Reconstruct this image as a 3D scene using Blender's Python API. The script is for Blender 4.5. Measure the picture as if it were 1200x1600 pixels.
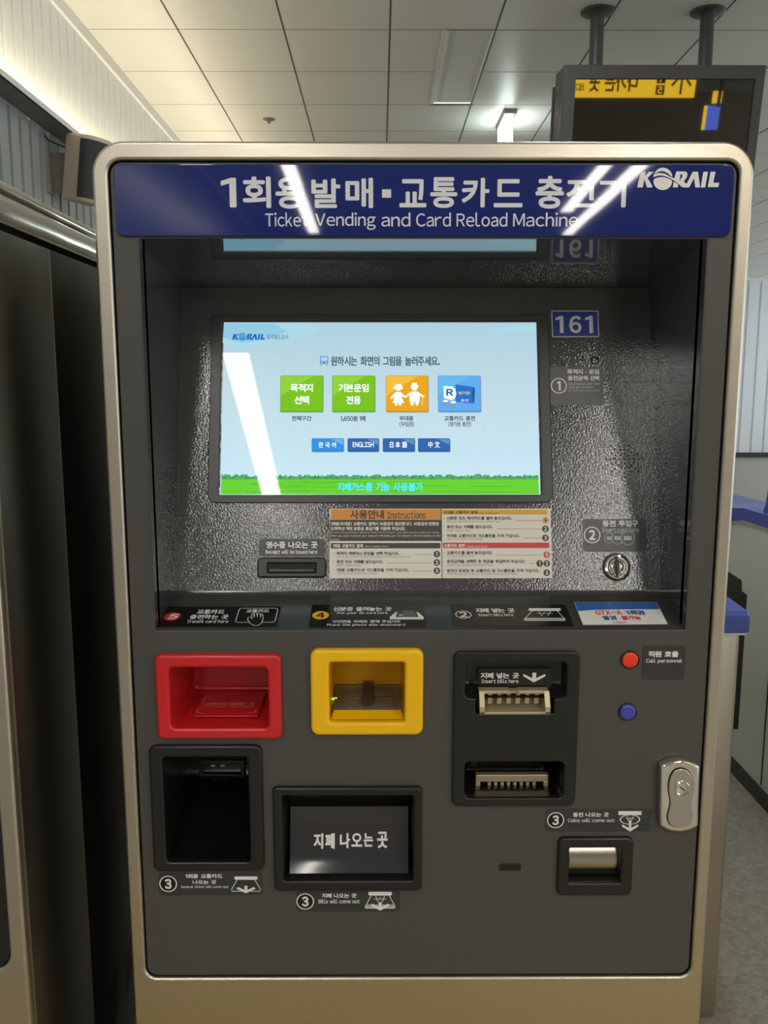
import bpy, bmesh, math, random
from mathutils import Vector, Matrix

random.seed(4)
for _o in list(bpy.data.objects):
    bpy.data.objects.remove(_o)
SC = bpy.context.scene
COL = SC.collection
TMP = COL          # where outlines are linked while they are turned into meshes

# ------------------------------------------------------------------ camera
FPX = 1330.0                                   # focal length in pixels of the 1200x1600 frame
PITCH = math.atan(207 / FPX)
YAW = math.atan(6 / FPX)
CAM = Vector((0, -1.01, 1.5))
cd = bpy.data.cameras.new('camera')
cam = bpy.data.objects.new('camera', cd)
COL.objects.link(cam)
cd.sensor_fit = 'VERTICAL'
cd.sensor_height = 36.0
cd.lens = 36.0 * FPX / 1600.0
cd.clip_start = 0.02
cam.location = CAM
cam.rotation_euler = (math.pi / 2 - PITCH, 0, -YAW)
SC.camera = cam

# ------------------------------------------------------------------ world, exposure, light levels
w = bpy.data.worlds.new('hall_air')
SC.world = w
w.use_nodes = True
w.node_tree.nodes['Background'].inputs[0].default_value = (0.78, 0.83, 0.86, 1)
w.node_tree.nodes['Background'].inputs[1].default_value = 1.75
SC.view_settings.view_transform = 'Standard'
SC.view_settings.look = 'None'
SC.view_settings.exposure = 0.0
SC.view_settings.gamma = 1.0
SC.view_settings.use_curve_mapping = False
SC.cycles.use_denoising = True
SC.cycles.max_bounces = 8
SC.cycles.diffuse_bounces = 4
SC.cycles.glossy_bounces = 5
SC.cycles.sample_clamp_indirect = 6
STRIP = 27.0        # ceiling strip lights
COVE = 36.0          # warm strip behind the wall ledge
SCREEN = 0.95       # touch screen
FILL = 16.0         # unseen fill strips, added to brighten gates and hall

CEIL = 3.40


# ------------------------------------------------------------------ materials
def lin(c):
    c = c / 255.0
    return c / 12.92 if c <= 0.04045 else ((c + 0.055) / 1.055) ** 2.4


def rgb(r, g, b):
    return (lin(r), lin(g), lin(b), 1)


def mat(name, color, rough=0.5, metal=0.0, spec=0.5, emit=None, strength=0.0, coat=0.0, bump=None, aniso=None, ior=None):
    m = bpy.data.materials.new(name)
    m.use_nodes = True
    nt = m.node_tree
    p = nt.nodes['Principled BSDF']
    p.inputs['Base Color'].default_value = color
    p.inputs['Roughness'].default_value = rough
    p.inputs['Metallic'].default_value = metal
    p.inputs['Specular IOR Level'].default_value = spec
    if coat:
        p.inputs['Coat Weight'].default_value = coat
        p.inputs['Coat Roughness'].default_value = 0.03
    if emit:
        p.inputs['Emission Color'].default_value = emit
        p.inputs['Emission Strength'].default_value = strength
    if bump:
        scale, dist, detail = bump[:3]
        tc = nt.nodes.new('ShaderNodeTexCoord')
        mp = nt.nodes.new('ShaderNodeMapping')
        nz = nt.nodes.new('ShaderNodeTexNoise')
        bp = nt.nodes.new('ShaderNodeBump')
        nt.links.new(tc.outputs['Object'], mp.inputs['Vector'])
        nt.links.new(mp.outputs['Vector'], nz.inputs['Vector'])
        if len(bump) > 3:
            mp.inputs['Scale'].default_value = bump[3]
        nz.inputs['Scale'].default_value = scale
        nz.inputs['Detail'].default_value = detail
        bp.inputs['Distance'].default_value = dist
        bp.inputs['Strength'].default_value = 1.0
        nt.links.new(nz.outputs['Fac'], bp.inputs['Height'])
        nt.links.new(bp.outputs['Normal'], p.inputs['Normal'])
    return m


def brushed(name, color, rough, scale, amount=0.12, bump=0.00002, tint=None):
    """Brushed stainless steel: noise stretched along the grain drives roughness and a faint bump."""
    m = mat(name, color, rough, 1.0)
    nt = m.node_tree
    p = nt.nodes['Principled BSDF']
    tc = nt.nodes.new('ShaderNodeTexCoord')
    mp = nt.nodes.new('ShaderNodeMapping')
    nz = nt.nodes.new('ShaderNodeTexNoise')
    nt.links.new(tc.outputs['Object'], mp.inputs['Vector'])
    nt.links.new(mp.outputs['Vector'], nz.inputs['Vector'])
    mp.inputs['Scale'].default_value = scale
    nz.inputs['Scale'].default_value = 1.0
    nz.inputs['Detail'].default_value = 3
    mr = nt.nodes.new('ShaderNodeMapRange')
    mr.inputs['To Min'].default_value = rough - amount
    mr.inputs['To Max'].default_value = rough + amount
    nt.links.new(nz.outputs['Fac'], mr.inputs['Value'])
    nt.links.new(mr.outputs['Result'], p.inputs['Roughness'])
    bp = nt.nodes.new('ShaderNodeBump')
    bp.inputs['Distance'].default_value = bump
    nt.links.new(nz.outputs['Fac'], bp.inputs['Height'])
    nt.links.new(bp.outputs['Normal'], p.inputs['Normal'])
    return m


def speckled(name, c0, c1, scale, rough, bump=None):
    m = mat(name, c0, rough)
    nt = m.node_tree
    p = nt.nodes['Principled BSDF']
    tc = nt.nodes.new('ShaderNodeTexCoord')
    nz = nt.nodes.new('ShaderNodeTexNoise')
    nz.inputs['Scale'].default_value = scale
    nz.inputs['Detail'].default_value = 6
    nz.inputs['Roughness'].default_value = 0.75
    nt.links.new(tc.outputs['Object'], nz.inputs['Vector'])
    cr = nt.nodes.new('ShaderNodeValToRGB')
    cr.color_ramp.elements[0].position = 0.3
    cr.color_ramp.elements[0].color = c0
    cr.color_ramp.elements[1].position = 0.72
    cr.color_ramp.elements[1].color = c1
    nt.links.new(nz.outputs['Fac'], cr.inputs['Fac'])
    nt.links.new(cr.outputs['Color'], p.inputs['Base Color'])
    return m


def glow(name, color, strength, rough=0.06, gloss=True):
    return mat(name, (0.004, 0.004, 0.004, 1), rough, 0, 0.5 if gloss else 0.0, emit=color, strength=strength)


M = {}
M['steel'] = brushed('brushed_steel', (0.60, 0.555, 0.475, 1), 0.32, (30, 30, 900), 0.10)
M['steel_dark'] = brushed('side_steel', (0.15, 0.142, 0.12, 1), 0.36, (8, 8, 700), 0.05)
M['steel_polished'] = mat('polished_steel', (0.70, 0.68, 0.64, 1), 0.12, 1.0, bump=(9, 0.0012, 1))
M['face'] = mat('graphite_paint', rgb(74, 74, 72), 0.42, 0, 0.5, bump=(900, 0.00003, 2))
M['panel'] = mat('hammered_graphite_paint', rgb(70, 72, 74), 0.075, 0, 0.7, bump=(420, 0.00024, 1.5))
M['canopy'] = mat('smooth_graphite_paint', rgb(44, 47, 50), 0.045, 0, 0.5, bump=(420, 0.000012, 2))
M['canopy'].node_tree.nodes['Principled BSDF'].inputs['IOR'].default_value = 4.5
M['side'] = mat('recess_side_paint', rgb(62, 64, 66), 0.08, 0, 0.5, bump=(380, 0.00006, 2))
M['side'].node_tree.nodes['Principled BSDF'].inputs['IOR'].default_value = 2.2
M['ledge_paint'] = mat('ledge_graphite_paint', rgb(62, 63, 62), 0.16, 0, 0.5)
M['black'] = mat('black_plastic', rgb(27, 27, 27), 0.3, 0, 0.5)
M['black_gloss'] = mat('glossy_black_plastic', rgb(20, 20, 21), 0.22, 0, 0.5)
M['void'] = mat('dark_cavity', rgb(10, 10, 10), 0.6)
M['bezel'] = mat('screen_bezel_grey', rgb(52, 57, 60), 0.32, 0, 0.5)
M['blue'] = mat('banner_blue_acrylic', rgb(19, 38, 114), 0.03, 0, 0.5, bump=(16, 0.00004, 1))
M['blue_tag'] = mat('placard_blue', rgb(36, 62, 150), 0.3)
M['white_print'] = mat('white_print', rgb(232, 234, 236), 0.35)
M['banner_print'] = mat('banner_grey_print', rgb(226, 230, 238), 0.05, 0, 0.5)
M['grey_print'] = mat('grey_print', rgb(176, 178, 178), 0.4)
M['label'] = mat('dark_label_film', rgb(52, 54, 55), 0.30)
M['label_black'] = mat('black_label_film', rgb(22, 23, 24), 0.22)
M['label_clear'] = mat('translucent_grey_label', rgb(84, 84, 84), 0.35)
M['red'] = mat('red_plastic', rgb(205, 34, 42), 0.28, 0, 0.5)
M['red_print'] = mat('pale_red_print', rgb(226, 150, 140), 0.4)
M['yellow'] = mat('yellow_plastic', rgb(250, 196, 12), 0.28, 0, 0.5)
M['smoke'] = mat('smoked_reader_plastic', rgb(104, 102, 92), 0.16, 0, 0.6)
M['smoke2'] = mat('clip_plastic', rgb(58, 57, 53), 0.25, 0, 0.5)
M['bone'] = mat('bill_mouth_metal', rgb(196, 184, 154), 0.36, 0.55)
M['bone_shaded'] = mat('shaded_bill_mouth_metal', rgb(120, 110, 90), 0.45, 0.5)  # mouth metal again, with the cavity's shade put into the colour
M['chrome'] = mat('chrome', (0.80, 0.78, 0.75, 1), 0.05, 1.0)
M['satin'] = mat('satin_zinc', (0.58, 0.55, 0.52, 1), 0.24, 1.0)
M['btn_red'] = mat('button_red', rgb(240, 62, 34), 0.3)
M['btn_blue'] = mat('button_blue', rgb(72, 72, 178), 0.3)
M['badge_red'] = mat('badge_red', rgb(206, 50, 58), 0.3)
M['badge_yellow'] = mat('badge_yellow', rgb(246, 190, 38), 0.3)
M['flap'] = mat('glossy_flap_plastic', rgb(56, 56, 60), 0.07, 0, 0.5)
M['paper'] = mat('sheet_paper', rgb(232, 230, 222), 0.5)
M['paper_dark'] = mat('sheet_charcoal_print', rgb(66, 66, 64), 0.5)
M['paper_orange'] = mat('sheet_orange_print', rgb(222, 150, 66), 0.5)
M['paper_yellow'] = mat('sheet_yellow_print', rgb(228, 178, 52), 0.5)
M['paper_red'] = mat('sheet_red_print', rgb(214, 70, 78), 0.5)
M['paper_ink'] = mat('sheet_ink', rgb(64, 62, 60), 0.5)
M['paper_thin'] = mat('sheet_thin_ink', rgb(128, 124, 120), 0.5)
M['notice_white'] = mat('notice_paper', rgb(246, 246, 246), 0.25)
M['notice_blue'] = mat('notice_blue_print', rgb(58, 110, 190), 0.25)
M['notice_ink'] = mat('notice_blue_ink', rgb(44, 78, 160), 0.4)
M['notice_red'] = mat('notice_red_ink', rgb(226, 74, 62), 0.4)
M['ceiling'] = mat('ceiling_tile_white', rgb(222, 221, 214), 0.38, 0, 0.35)
M['joint'] = mat('ceiling_joint', rgb(128, 126, 120), 0.7)
M['joint2'] = mat('ceiling_joint_dark', rgb(92, 90, 86), 0.7)
M['wall'] = mat('white_metal_wall_panel', rgb(226, 227, 224), 0.34, 0, 0.5)
M['wall_shaded'] = mat('shaded_metal_wall_panel', rgb(156, 160, 158), 0.25, 0, 0.5)  # darker than the upper cladding: the dim light is put into the colour
M['wall_far'] = mat('pale_wall_panel', rgb(226, 232, 236), 0.4)
M['ledge'] = mat('ledge_grey_paint', rgb(120, 120, 116), 0.5)
M['floor'] = speckled('granite_floor', rgb(120, 115, 104), rgb(176, 170, 156), 55, 0.38)
M['tactile'] = mat('tactile_yellow', rgb(176, 150, 82), 0.6)
M['speaker'] = mat('speaker_taupe', rgb(196, 184, 166), 0.45)
M['grille'] = speckled('speaker_grille_cloth', rgb(44, 46, 50), rgb(72, 74, 80), 900, 0.8)
M['bracket'] = mat('bracket_grey', rgb(140, 134, 126), 0.4)
M['cable'] = mat('black_cable', rgb(24, 24, 24), 0.5)
M['monitor'] = mat('monitor_charcoal', rgb(66, 67, 69), 0.42)
M['glass'] = mat('monitor_glass', rgb(14, 14, 14), 0.015, 0, 0.6, coat=0.6)
M['gate'] = mat('gate_grey', rgb(216, 218, 211), 0.4)
M['gate_steel'] = brushed('gate_steel', (0.62, 0.56, 0.48, 1), 0.36, (600, 600, 6), 0.05)
M['gate_blue'] = mat('gate_blue_cap', rgb(74, 92, 172), 0.35)
M['gate_black'] = mat('gate_black_flap', rgb(40, 41, 40), 0.4)
M['trim_white'] = mat('white_edge_trim', rgb(228, 226, 220), 0.4)
M['strip'] = glow('lit_diffuser', (1.0, 0.955, 0.89, 1), STRIP, 0.3, False)
M['fill_strip'] = glow('fill_diffuser', (0.90, 0.97, 1.0, 1), FILL, 0.3, False)
M['cove'] = glow('warm_lit_strip', (1.0, 0.86, 0.60, 1), COVE, 0.3, False)
M['exit_glow'] = glow('exit_light_white', (0.88, 1.0, 0.96, 1), 9.0, 0.3, False)
M['exit_green'] = glow('exit_light_green', (0.15, 0.95, 0.62, 1), 2.0, 0.3, False)
M['sign_yellow'] = glow('backlit_yellow', (1.0, 0.60, 0.03, 1), 9.0, 0.3, False)
M['sign_blue'] = glow('backlit_blue', (0.12, 0.20, 0.85, 1), 7.0, 0.3, False)
M['sign_ink'] = mat('sign_black_ink', rgb(20, 20, 18), 0.5)
M['led'] = glow('green_led', (0.45, 1.0, 0.10, 1), 2.5, 0.3, False)


# ------------------------------------------------------------------ planes and pixels
def ray(px, py):
    x = (px - 600) / FPX
    y = (800 - py) / FPX
    d = Vector((x, math.cos(PITCH) + y * math.sin(PITCH), -math.sin(PITCH) + y * math.cos(PITCH)))
    return Matrix.Rotation(-YAW, 3, 'Z') @ d


class Plane:
    """A real surface of the place: origin, in-surface axes u and v, normal n towards the viewer."""
    def __init__(self, o, u, v):
        self.o = Vector(o)
        self.u = Vector(u).normalized()
        self.v = Vector(v).normalized()
        self.n = self.u.cross(self.v).normalized()

    def at(self, u, v, h=0.0):
        return self.o + self.u * u + self.v * v + self.n * h

    def uv(self, px, py):
        d = ray(px, py)
        t = (self.o - CAM).dot(self.n) / d.dot(self.n)
        q = CAM + d * t - self.o
        return q.dot(self.u), q.dot(self.v)

    def rect(self, r):
        """Measured box in the photograph -> upright rectangle on the surface."""
        x0, y0, x1, y1 = r
        a, b, c, d = self.uv(x0, y0), self.uv(x1, y0), self.uv(x0, y1), self.uv(x1, y1)
        return ((a[0] + c[0]) / 2, (c[1] + d[1]) / 2, (b[0] + d[0]) / 2, (a[1] + b[1]) / 2)

    def shifted(self, h):
        return Plane(self.o + self.n * h, self.u, self.v)


FACE = Plane((0, 0, 0), (1, 0, 0), (0, 0, 1))
PANEL = Plane((0, 0.186, 1.546), (1, 0, 0), (0, 0.287, 1))
LEDGE = Plane((0, 0.0, 1.196), (1, 0, 0), (0, 0.0919, 0.022))

WPOS = {}


def link(name, verts, faces, mats, parent=None, smooth=None, mi=None):
    """One mesh object; its origin at the middle of its bounding box."""
    lo = Vector((min(v[i] for v in verts) for i in range(3)))
    hi = Vector((max(v[i] for v in verts) for i in range(3)))
    c = (lo + hi) / 2
    if parent is None:
        c.z = lo.z
    me = bpy.data.meshes.new(name)
    me.from_pydata([Vector(v) - c for v in verts], [], faces)
    if not isinstance(mats, (list, tuple)):
        mats = [mats]
    for m in mats:
        me.materials.append(m)
    if mi:
        for p, i in zip(me.polygons, mi):
            p.material_index = i
    if smooth is not None:
        me.polygons.foreach_set('use_smooth', [True] * len(me.polygons))
        me.set_sharp_from_angle(angle=smooth)
    me.update()
    o = bpy.data.objects.new(name, me)
    COL.objects.link(o)
    WPOS[o.name] = c
    if parent:
        o.parent = parent
        o.location = c - WPOS[parent.name]
    else:
        o.location = c
    return o


def empty(name, loc, label, cat, group=None):
    o = bpy.data.objects.new(name, None)
    COL.objects.link(o)
    o.empty_display_size = 0.1
    o.location = loc
    WPOS[o.name] = Vector(loc)
    return tag(o, label, cat, group)


def tag(o, label, cat, group=None):
    o['label'] = label
    o['category'] = cat
    if group:
        o['group'] = group
    return o


def structure(o):
    o['kind'] = 'structure'
    return o


# ------------------------------------------------------------------ flat shapes
def rrect(u0, v0, u1, v1, r=0.0, seg=5):
    """Rounded rectangle outline; r is one radius or four (bl, br, tr, tl)."""
    rs = r if isinstance(r, (tuple, list)) else (r,) * 4
    pts = []
    for (cx, cy, a0, rr) in ((u0, v0, 180, rs[0]), (u1, v0, 270, rs[1]), (u1, v1, 0, rs[2]), (u0, v1, 90, rs[3])):
        if rr <= 1e-6:
            pts.append((cx, cy))
            continue
        mx = cx + (rr if cx == u0 else -rr)
        my = cy + (rr if cy == v0 else -rr)
        for k in range(seg + 1):
            a = math.radians(a0 + 90 * k / seg)
            pts.append((mx + rr * math.cos(a), my + rr * math.sin(a)))
    return pts


def circ(u, v, r, n=32, ry=None):
    ry = ry or r
    return [(u + r * math.cos(2 * math.pi * k / n), v + ry * math.sin(2 * math.pi * k / n)) for k in range(n)]


def shape_mesh(loops, h0, h1, bev=0.0, res=3):
    """Filled 2D outline (first loop outer, the others holes) with thickness and rounded edges."""
    cu = bpy.data.curves.new('tmp', 'CURVE')
    cu.dimensions = '2D'
    cu.fill_mode = 'BOTH'
    for lp in loops:
        s = cu.splines.new('POLY')
        s.points.add(len(lp) - 1)
        for p, q in zip(s.points, lp):
            p.co = (q[0], q[1], 0, 1)
        s.use_cyclic_u = True
    t = (h1 - h0)
    cu.extrude = max(t / 2 - bev, 1e-6)
    cu.bevel_depth = bev
    cu.bevel_resolution = res
    cu.offset = -bev
    ob = bpy.data.objects.new('tmp', cu)
    COL.objects.link(ob)
    dg = bpy.context.evaluated_depsgraph_get()
    me = bpy.data.meshes.new_from_object(ob.evaluated_get(dg))
    vs = [(v.co.x, v.co.y, v.co.z + (h0 + h1) / 2) for v in me.vertices]
    fs = [tuple(p.vertices) for p in me.polygons]
    bpy.data.objects.remove(ob)
    bpy.data.curves.remove(cu)
    bpy.data.meshes.remove(me)
    return vs, fs


class Mesh:
    """Collects pieces that belong to ONE object, in the coordinates of a plane."""
    def __init__(self, plane=None):
        self.P = plane or Plane((0, 0, 0), (1, 0, 0), (0, 1, 0))
        self.v, self.f, self.mi, self.mats = [], [], [], []

    def m(self, material):
        if material not in self.mats:
            self.mats.append(material)
        return self.mats.index(material)

    def raw(self, vs, fs, material):
        """Vertices in world coordinates."""
        b = len(self.v)
        i = self.m(material)
        self.v += [Vector(q) for q in vs]
        self.f += [tuple(b + k for k in f) for f in fs]
        self.mi += [i] * len(fs)

    def loc(self, vs, fs, material):
        self.raw([self.P.at(*q) for q in vs], fs, material)

    def poly(self, pts, material, h=0.0):
        self.loc([(p[0], p[1], h) for p in pts], [tuple(range(len(pts)))], material)

    def ppoly(self, pts, material, h=0.0):
        """Outline measured in photograph pixels on this surface."""
        self.poly([self.P.uv(*p) for p in reversed(pts)], material, h)

    def shape(self, loops, h0, h1, material, bev=0.0, res=3):
        vs, fs = shape_mesh(loops, h0, h1, bev, res)
        self.loc(vs, fs, material)

    def ring(self, u, v, r0, r1, material, h=0.0, n=32, sy=1.0):
        vs = [(u + r * math.cos(2 * math.pi * k / n), v + sy * r * math.sin(2 * math.pi * k / n), h) for r in (r0, r1) for k in range(n)]
        self.loc(vs, [(k, (k + 1) % n, n + (k + 1) % n, n + k) for k in range(n)], material)

    def line(self, a, b, wd, material, h=0.0):
        a, b = Vector(a), Vector(b)
        d = (b - a).normalized() * wd / 2
        n = Vector((-d.y, d.x))
        self.poly([a - d * 0 - n, b - n, b + n, a + n], material, h)

    def stroke(self, pts, wd, material, h=0.0, closed=False):
        """Line of constant width with mitred corners."""
        P = [Vector(p) for p in pts]
        n = len(P)
        vs = []
        for i in range(n):
            if closed:
                p0, p1 = P[i - 1], P[(i + 1) % n]
            else:
                p0, p1 = P[max(i - 1, 0)], P[min(i + 1, n - 1)]
            t = (p1 - p0).normalized()
            nn = Vector((-t.y, t.x))
            vs += [(P[i].x + nn.x * wd / 2, P[i].y + nn.y * wd / 2, h), (P[i].x - nn.x * wd / 2, P[i].y - nn.y * wd / 2, h)]
        fs = []
        for i in range(n if closed else n - 1):
            j = (i + 1) % n
            fs.append((2 * i, 2 * i + 1, 2 * j + 1, 2 * j))
        self.loc(vs, fs, material)

    def pstroke(self, pts, wd, material, h=0.0, closed=False):
        self.stroke([self.P.uv(*p) for p in pts], wd, material, h, closed)

    def box(self, lo, hi, material, bev=0.0):
        """Axis-aligned world box."""
        x0, y0, z0 = lo
        x1, y1, z1 = hi
        vs = [(x0, y0, z0), (x1, y0, z0), (x1, y1, z0), (x0, y1, z0), (x0, y0, z1), (x1, y0, z1), (x1, y1, z1), (x0, y1, z1)]
        fs = [(0, 3, 2, 1), (4, 5, 6, 7), (0, 1, 5, 4), (1, 2, 6, 5), (2, 3, 7, 6), (3, 0, 4, 7)]
        if bev:
            bm = bmesh.new()
            bv = [bm.verts.new(q) for q in vs]
            for f in fs:
                bm.faces.new([bv[k] for k in f])
            bmesh.ops.bevel(bm, geom=bm.edges[:], offset=bev, segments=2, profile=0.5, affect='EDGES')
            bm.verts.index_update()
            vs = [v.co.copy() for v in bm.verts]
            fs = [tuple(v.index for v in f.verts) for f in bm.faces]
            bm.free()
        self.raw(vs, fs, material)

    def loft(self, loops, material, cap0=False, cap1=False):
        """Skin between outlines of equal length; each a list of world points."""
        n = len(loops[0])
        vs = [p for lp in loops for p in lp]
        fs = []
        for i in range(len(loops) - 1):
            for k in range(n):
                fs.append((i * n + k, i * n + (k + 1) % n, (i + 1) * n + (k + 1) % n, (i + 1) * n + k))
        if cap0:
            fs.append(tuple(range(n - 1, -1, -1)))
        if cap1:
            fs.append(tuple((len(loops) - 1) * n + k for k in range(n)))
        self.raw(vs, fs, material)

    def tube(self, pts, r, material, n=10, cap=True):
        P = [Vector(p) for p in pts]
        loops = []
        ref = Vector((0.13, 0.31, 0.94))
        for i, p in enumerate(P):
            t = (P[min(i + 1, len(P) - 1)] - P[max(i - 1, 0)]).normalized()
            a = t.cross(ref).normalized()
            b = t.cross(a).normalized()
            rr = r[i] if isinstance(r, (list, tuple)) else r
            loops.append([p + a * rr * math.cos(2 * math.pi * k / n) + b * rr * math.sin(2 * math.pi * k / n) for k in range(n)])
        self.loft(loops, material, cap, cap)

    def lathe(self, plane, u, v, prof, material, n=40):
        """Turned shape: profile of (radius, height) about the plane's normal."""
        loops = [[plane.at(u + r * math.cos(2 * math.pi * k / n), v + r * math.sin(2 * math.pi * k / n), h) for k in range(n)] for r, h in prof]
        self.loft(loops, material)

    # ---- writing
    def text(self, s, r, material, h=0.0, bold=0.0, px=True, skew=0.0, align='fit', fw=False):
        """Lettering stretched to the box r; bold thickens the strokes (share of the height)."""
        u0, v0, u1, v1 = self.P.rect(r) if px else r
        vs, fs = glyphs(s, fw)
        xs = [q[0] for q in vs]
        ys = [q[1] for q in vs]
        x0, x1, y0, y1 = min(xs), max(xs), min(ys), max(ys)
        d = bold * (v1 - v0)
        sx = (u1 - u0 - 2 * d) / max(x1 - x0, 1e-6)
        sy = (v1 - v0 - 2 * d) / max(y1 - y0, 1e-6)
        offs = [(0, 0)] if not bold else [(d * math.cos(a), d * math.sin(a)) for a in [k * math.pi / 4 for k in range(8)]] + [(0, 0)]
        for j, (ox, oy) in enumerate(offs):
            self.loc([(u0 + d + (x - x0) * sx + ox + skew * (y - y0) * sy, v0 + d + (y - y0) * sy + oy, h + j * 2e-6) for x, y in vs], fs, material)

    def build(self, name, parent=None, smooth=None):
        return link(name, self.v, self.f, self.mats, parent, smooth, self.mi)


_gl = {}


def glyph(ch):
    """Outline of one character as vertices and faces (built-in lettering, any script)."""
    if ch in _gl:
        return _gl[ch]
    cu = bpy.data.curves.new('tmp', 'FONT')
    cu.body = ch
    cu.resolution_u = 4
    ob = bpy.data.objects.new('tmp', cu)
    TMP.objects.link(ob)
    me = bpy.data.meshes.new_from_object(ob)
    vs = [(v.co.x, v.co.y) for v in me.vertices]
    fs = [tuple(p.vertices) for p in me.polygons]
    TMP.objects.unlink(ob)
    bpy.data.objects.remove(ob)
    bpy.data.curves.remove(cu)
    bpy.data.meshes.remove(me)
    _gl[ch] = (vs, fs)
    return vs, fs


_gl[chr(0xFF11)] = ([(0.20, 0.0), (0.295, 0.0), (0.295, 0.735), (0.215, 0.735), (0.04, 0.655), (0.04, 0.575), (0.20, 0.64)], [(0, 1, 2, 3, 6), (3, 4, 5, 6)])


def glyphs(s, fw=False):
    """A line of writing set character by character; latin letters in the even sans cut."""
    V, Fc, cur = [], [], 0.0
    for ch in s:
        if ch == ' ':
            cur += 0.36
            continue
        latin = 0x21 <= ord(ch) <= 0x7E
        vs, fs = glyph(chr(ord(ch) - 0x21 + 0xFF01) if latin else ch)
        if not vs:
            continue
        x0, x1 = min(q[0] for q in vs), max(q[0] for q in vs)
        dx = cur - x0 + 0.04
        cur += (x1 - x0) + (0.15 if ch == '1' else 0.09)
        base = len(V)
        V += [(x + dx, y) for x, y in vs]
        Fc += [tuple(base + k for k in f) for f in fs]
    return V, Fc


LOGO = [   # the slanted railway wordmark, in its own units (y down)
    [(123, 122), (190, 122), (150, 322), (78, 322)], [(168, 192), (228, 122), (292, 122), (205, 206)], [(165, 195), (210, 200), (276, 310), (268, 322), (205, 322)],
    [(300, 140), (320, 110), (360, 80), (410, 68), (460, 80), (505, 115), (525, 155), (530, 190), (500, 165), (470, 140), (430, 120), (390, 113), (350, 122), (325, 136)],
    [(282, 190), (296, 152), (340, 140), (390, 138), (440, 150), (500, 185), (560, 210), (630, 232), (680, 250), (712, 278), (745, 322), (680, 322), (650, 314), (600, 266), (540, 226), (470, 190), (400, 170), (340, 172)],
    [(583, 118), (695, 118), (718, 130), (724, 156), (571, 156)], [(571, 155), (634, 155), (622, 232), (556, 208)], [(662, 155), (724, 155), (717, 190), (692, 226), (676, 250), (628, 228), (655, 196)],
    [(548, 246), (606, 280), (600, 322), (536, 322)],
    [(712, 278), (793, 122), (860, 122), (886, 322), (826, 322), (809, 205), (746, 322), (700, 322)],
    [(930, 122), (988, 122), (952, 322), (894, 322)],
    [(1022, 122), (1085, 122), (1056, 262), (1132, 262), (1122, 318), (985, 318)],
]


def logo(b, r, material, h=0.0, ball=None):
    x0, y0, x1, y1 = r

    def q(p):
        return (x0 + (p[0] - 78) / 1057 * (x1 - x0), y0 + (p[1] - 68) / 287 * (y1 - y0))
    for k, pl in enumerate(LOGO):
        b.ppoly([q(p) for p in pl], (ball or material) if k == 3 else material, h + 0.00001 * k)
    bp = [(408 + 119 * math.cos(math.radians(a)), 246 + 109 * math.sin(math.radians(a))) for a in range(-8, 196, 8)]
    bp += [(302, 212), (345, 194), (408, 189), (465, 203), (505, 222)]
    b.ppoly([q(p) for p in bp], ball or material, h)


def badge(b, s, px, py, r, ring, fill, ink, h=0.0006, sy=1.0, bold=0.05):
    """Number in a ringed disc; r in pixels at (px, py)."""
    u, v = b.P.uv(px, py)
    ru = abs(b.P.uv(px + r, py)[0] - b.P.uv(px - r, py)[0]) / 2
    if fill:
        b.poly(circ(u, v, ru), fill, h)
    if ring:
        b.ring(u, v, ru * 0.88, ru, ring, h + 0.0001)
    hh = ru * 0.62
    ww = hh * (0.36 if s == '1' else 0.62)
    b.text(s, (u - ww, v - hh, u + ww, v + hh), ink, h + 0.0002, bold, px=False, fw=True)


def plate(b, r, rad, material, t=0.0004, h0=0.0001):
    """Rounded film label lying on the surface."""
    u0, v0, u1, v1 = b.P.rect(r)
    b.shape([rrect(u0, v0, u1, v1, rad)], h0, h0 + t, material)


# ================================================================== THE SETTING
XW = -1.62
XR, YB, YF = 9.0, -13.0, 15.6
GX = [-1.11 + 0.5825 * k for k in range(-1, 19)]
GY = [4.02 - 0.645 * k for k in range(27, 0, -1)] + [4.02 + 0.645 * k for k in range(0, 19)]

b = Mesh()
# ceiling tiles laid in a grid, with the recess of the inspection hatch left open
HX0, HX1, HY0, HY1 = 0.36, 0.635, 4.02, 5.30
b.raw([(XW, YB, CEIL), (XR, YB, CEIL), (XR, HY0, CEIL), (XW, HY0, CEIL)], [(0, 3, 2, 1)], M['ceiling'])
b.raw([(XW, HY1, CEIL), (XR, HY1, CEIL), (XR, YF, CEIL), (XW, YF, CEIL)], [(0, 3, 2, 1)], M['ceiling'])
b.raw([(XW, HY0, CEIL), (HX0, HY0, CEIL), (HX0, HY1, CEIL), (XW, HY1, CEIL)], [(0, 3, 2, 1)], M['ceiling'])
b.raw([(HX1, HY0, CEIL), (XR, HY0, CEIL), (XR, HY1, CEIL), (HX1, HY1, CEIL)], [(0, 3, 2, 1)], M['ceiling'])
for x in GX:
    if XW < x < XR:
        b.raw([(x - 0.005, YB, CEIL - 0.0008), (x + 0.005, YB, CEIL - 0.0008), (x + 0.005, YF, CEIL - 0.0008), (x - 0.005, YF, CEIL - 0.0008)], [(0, 3, 2, 1)], M['joint2'])
for y in GY:
    if HY0 < y < HY1:
        for xa, xb in ((XW, HX0), (HX1, XR)):
            b.raw([(xa, y - 0.004, CEIL - 0.0006), (xb, y - 0.004, CEIL - 0.0006), (xb, y + 0.004, CEIL - 0.0006), (xa, y + 0.004, CEIL - 0.0006)], [(0, 3, 2, 1)], M['joint'])
    else:
        b.raw([(XW, y - 0.004, CEIL - 0.0006), (XR, y - 0.004, CEIL - 0.0006), (XR, y + 0.004, CEIL - 0.0006), (XW, y + 0.004, CEIL - 0.0006)], [(0, 3, 2, 1)], M['joint'])
structure(b.build('ceiling'))

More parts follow.
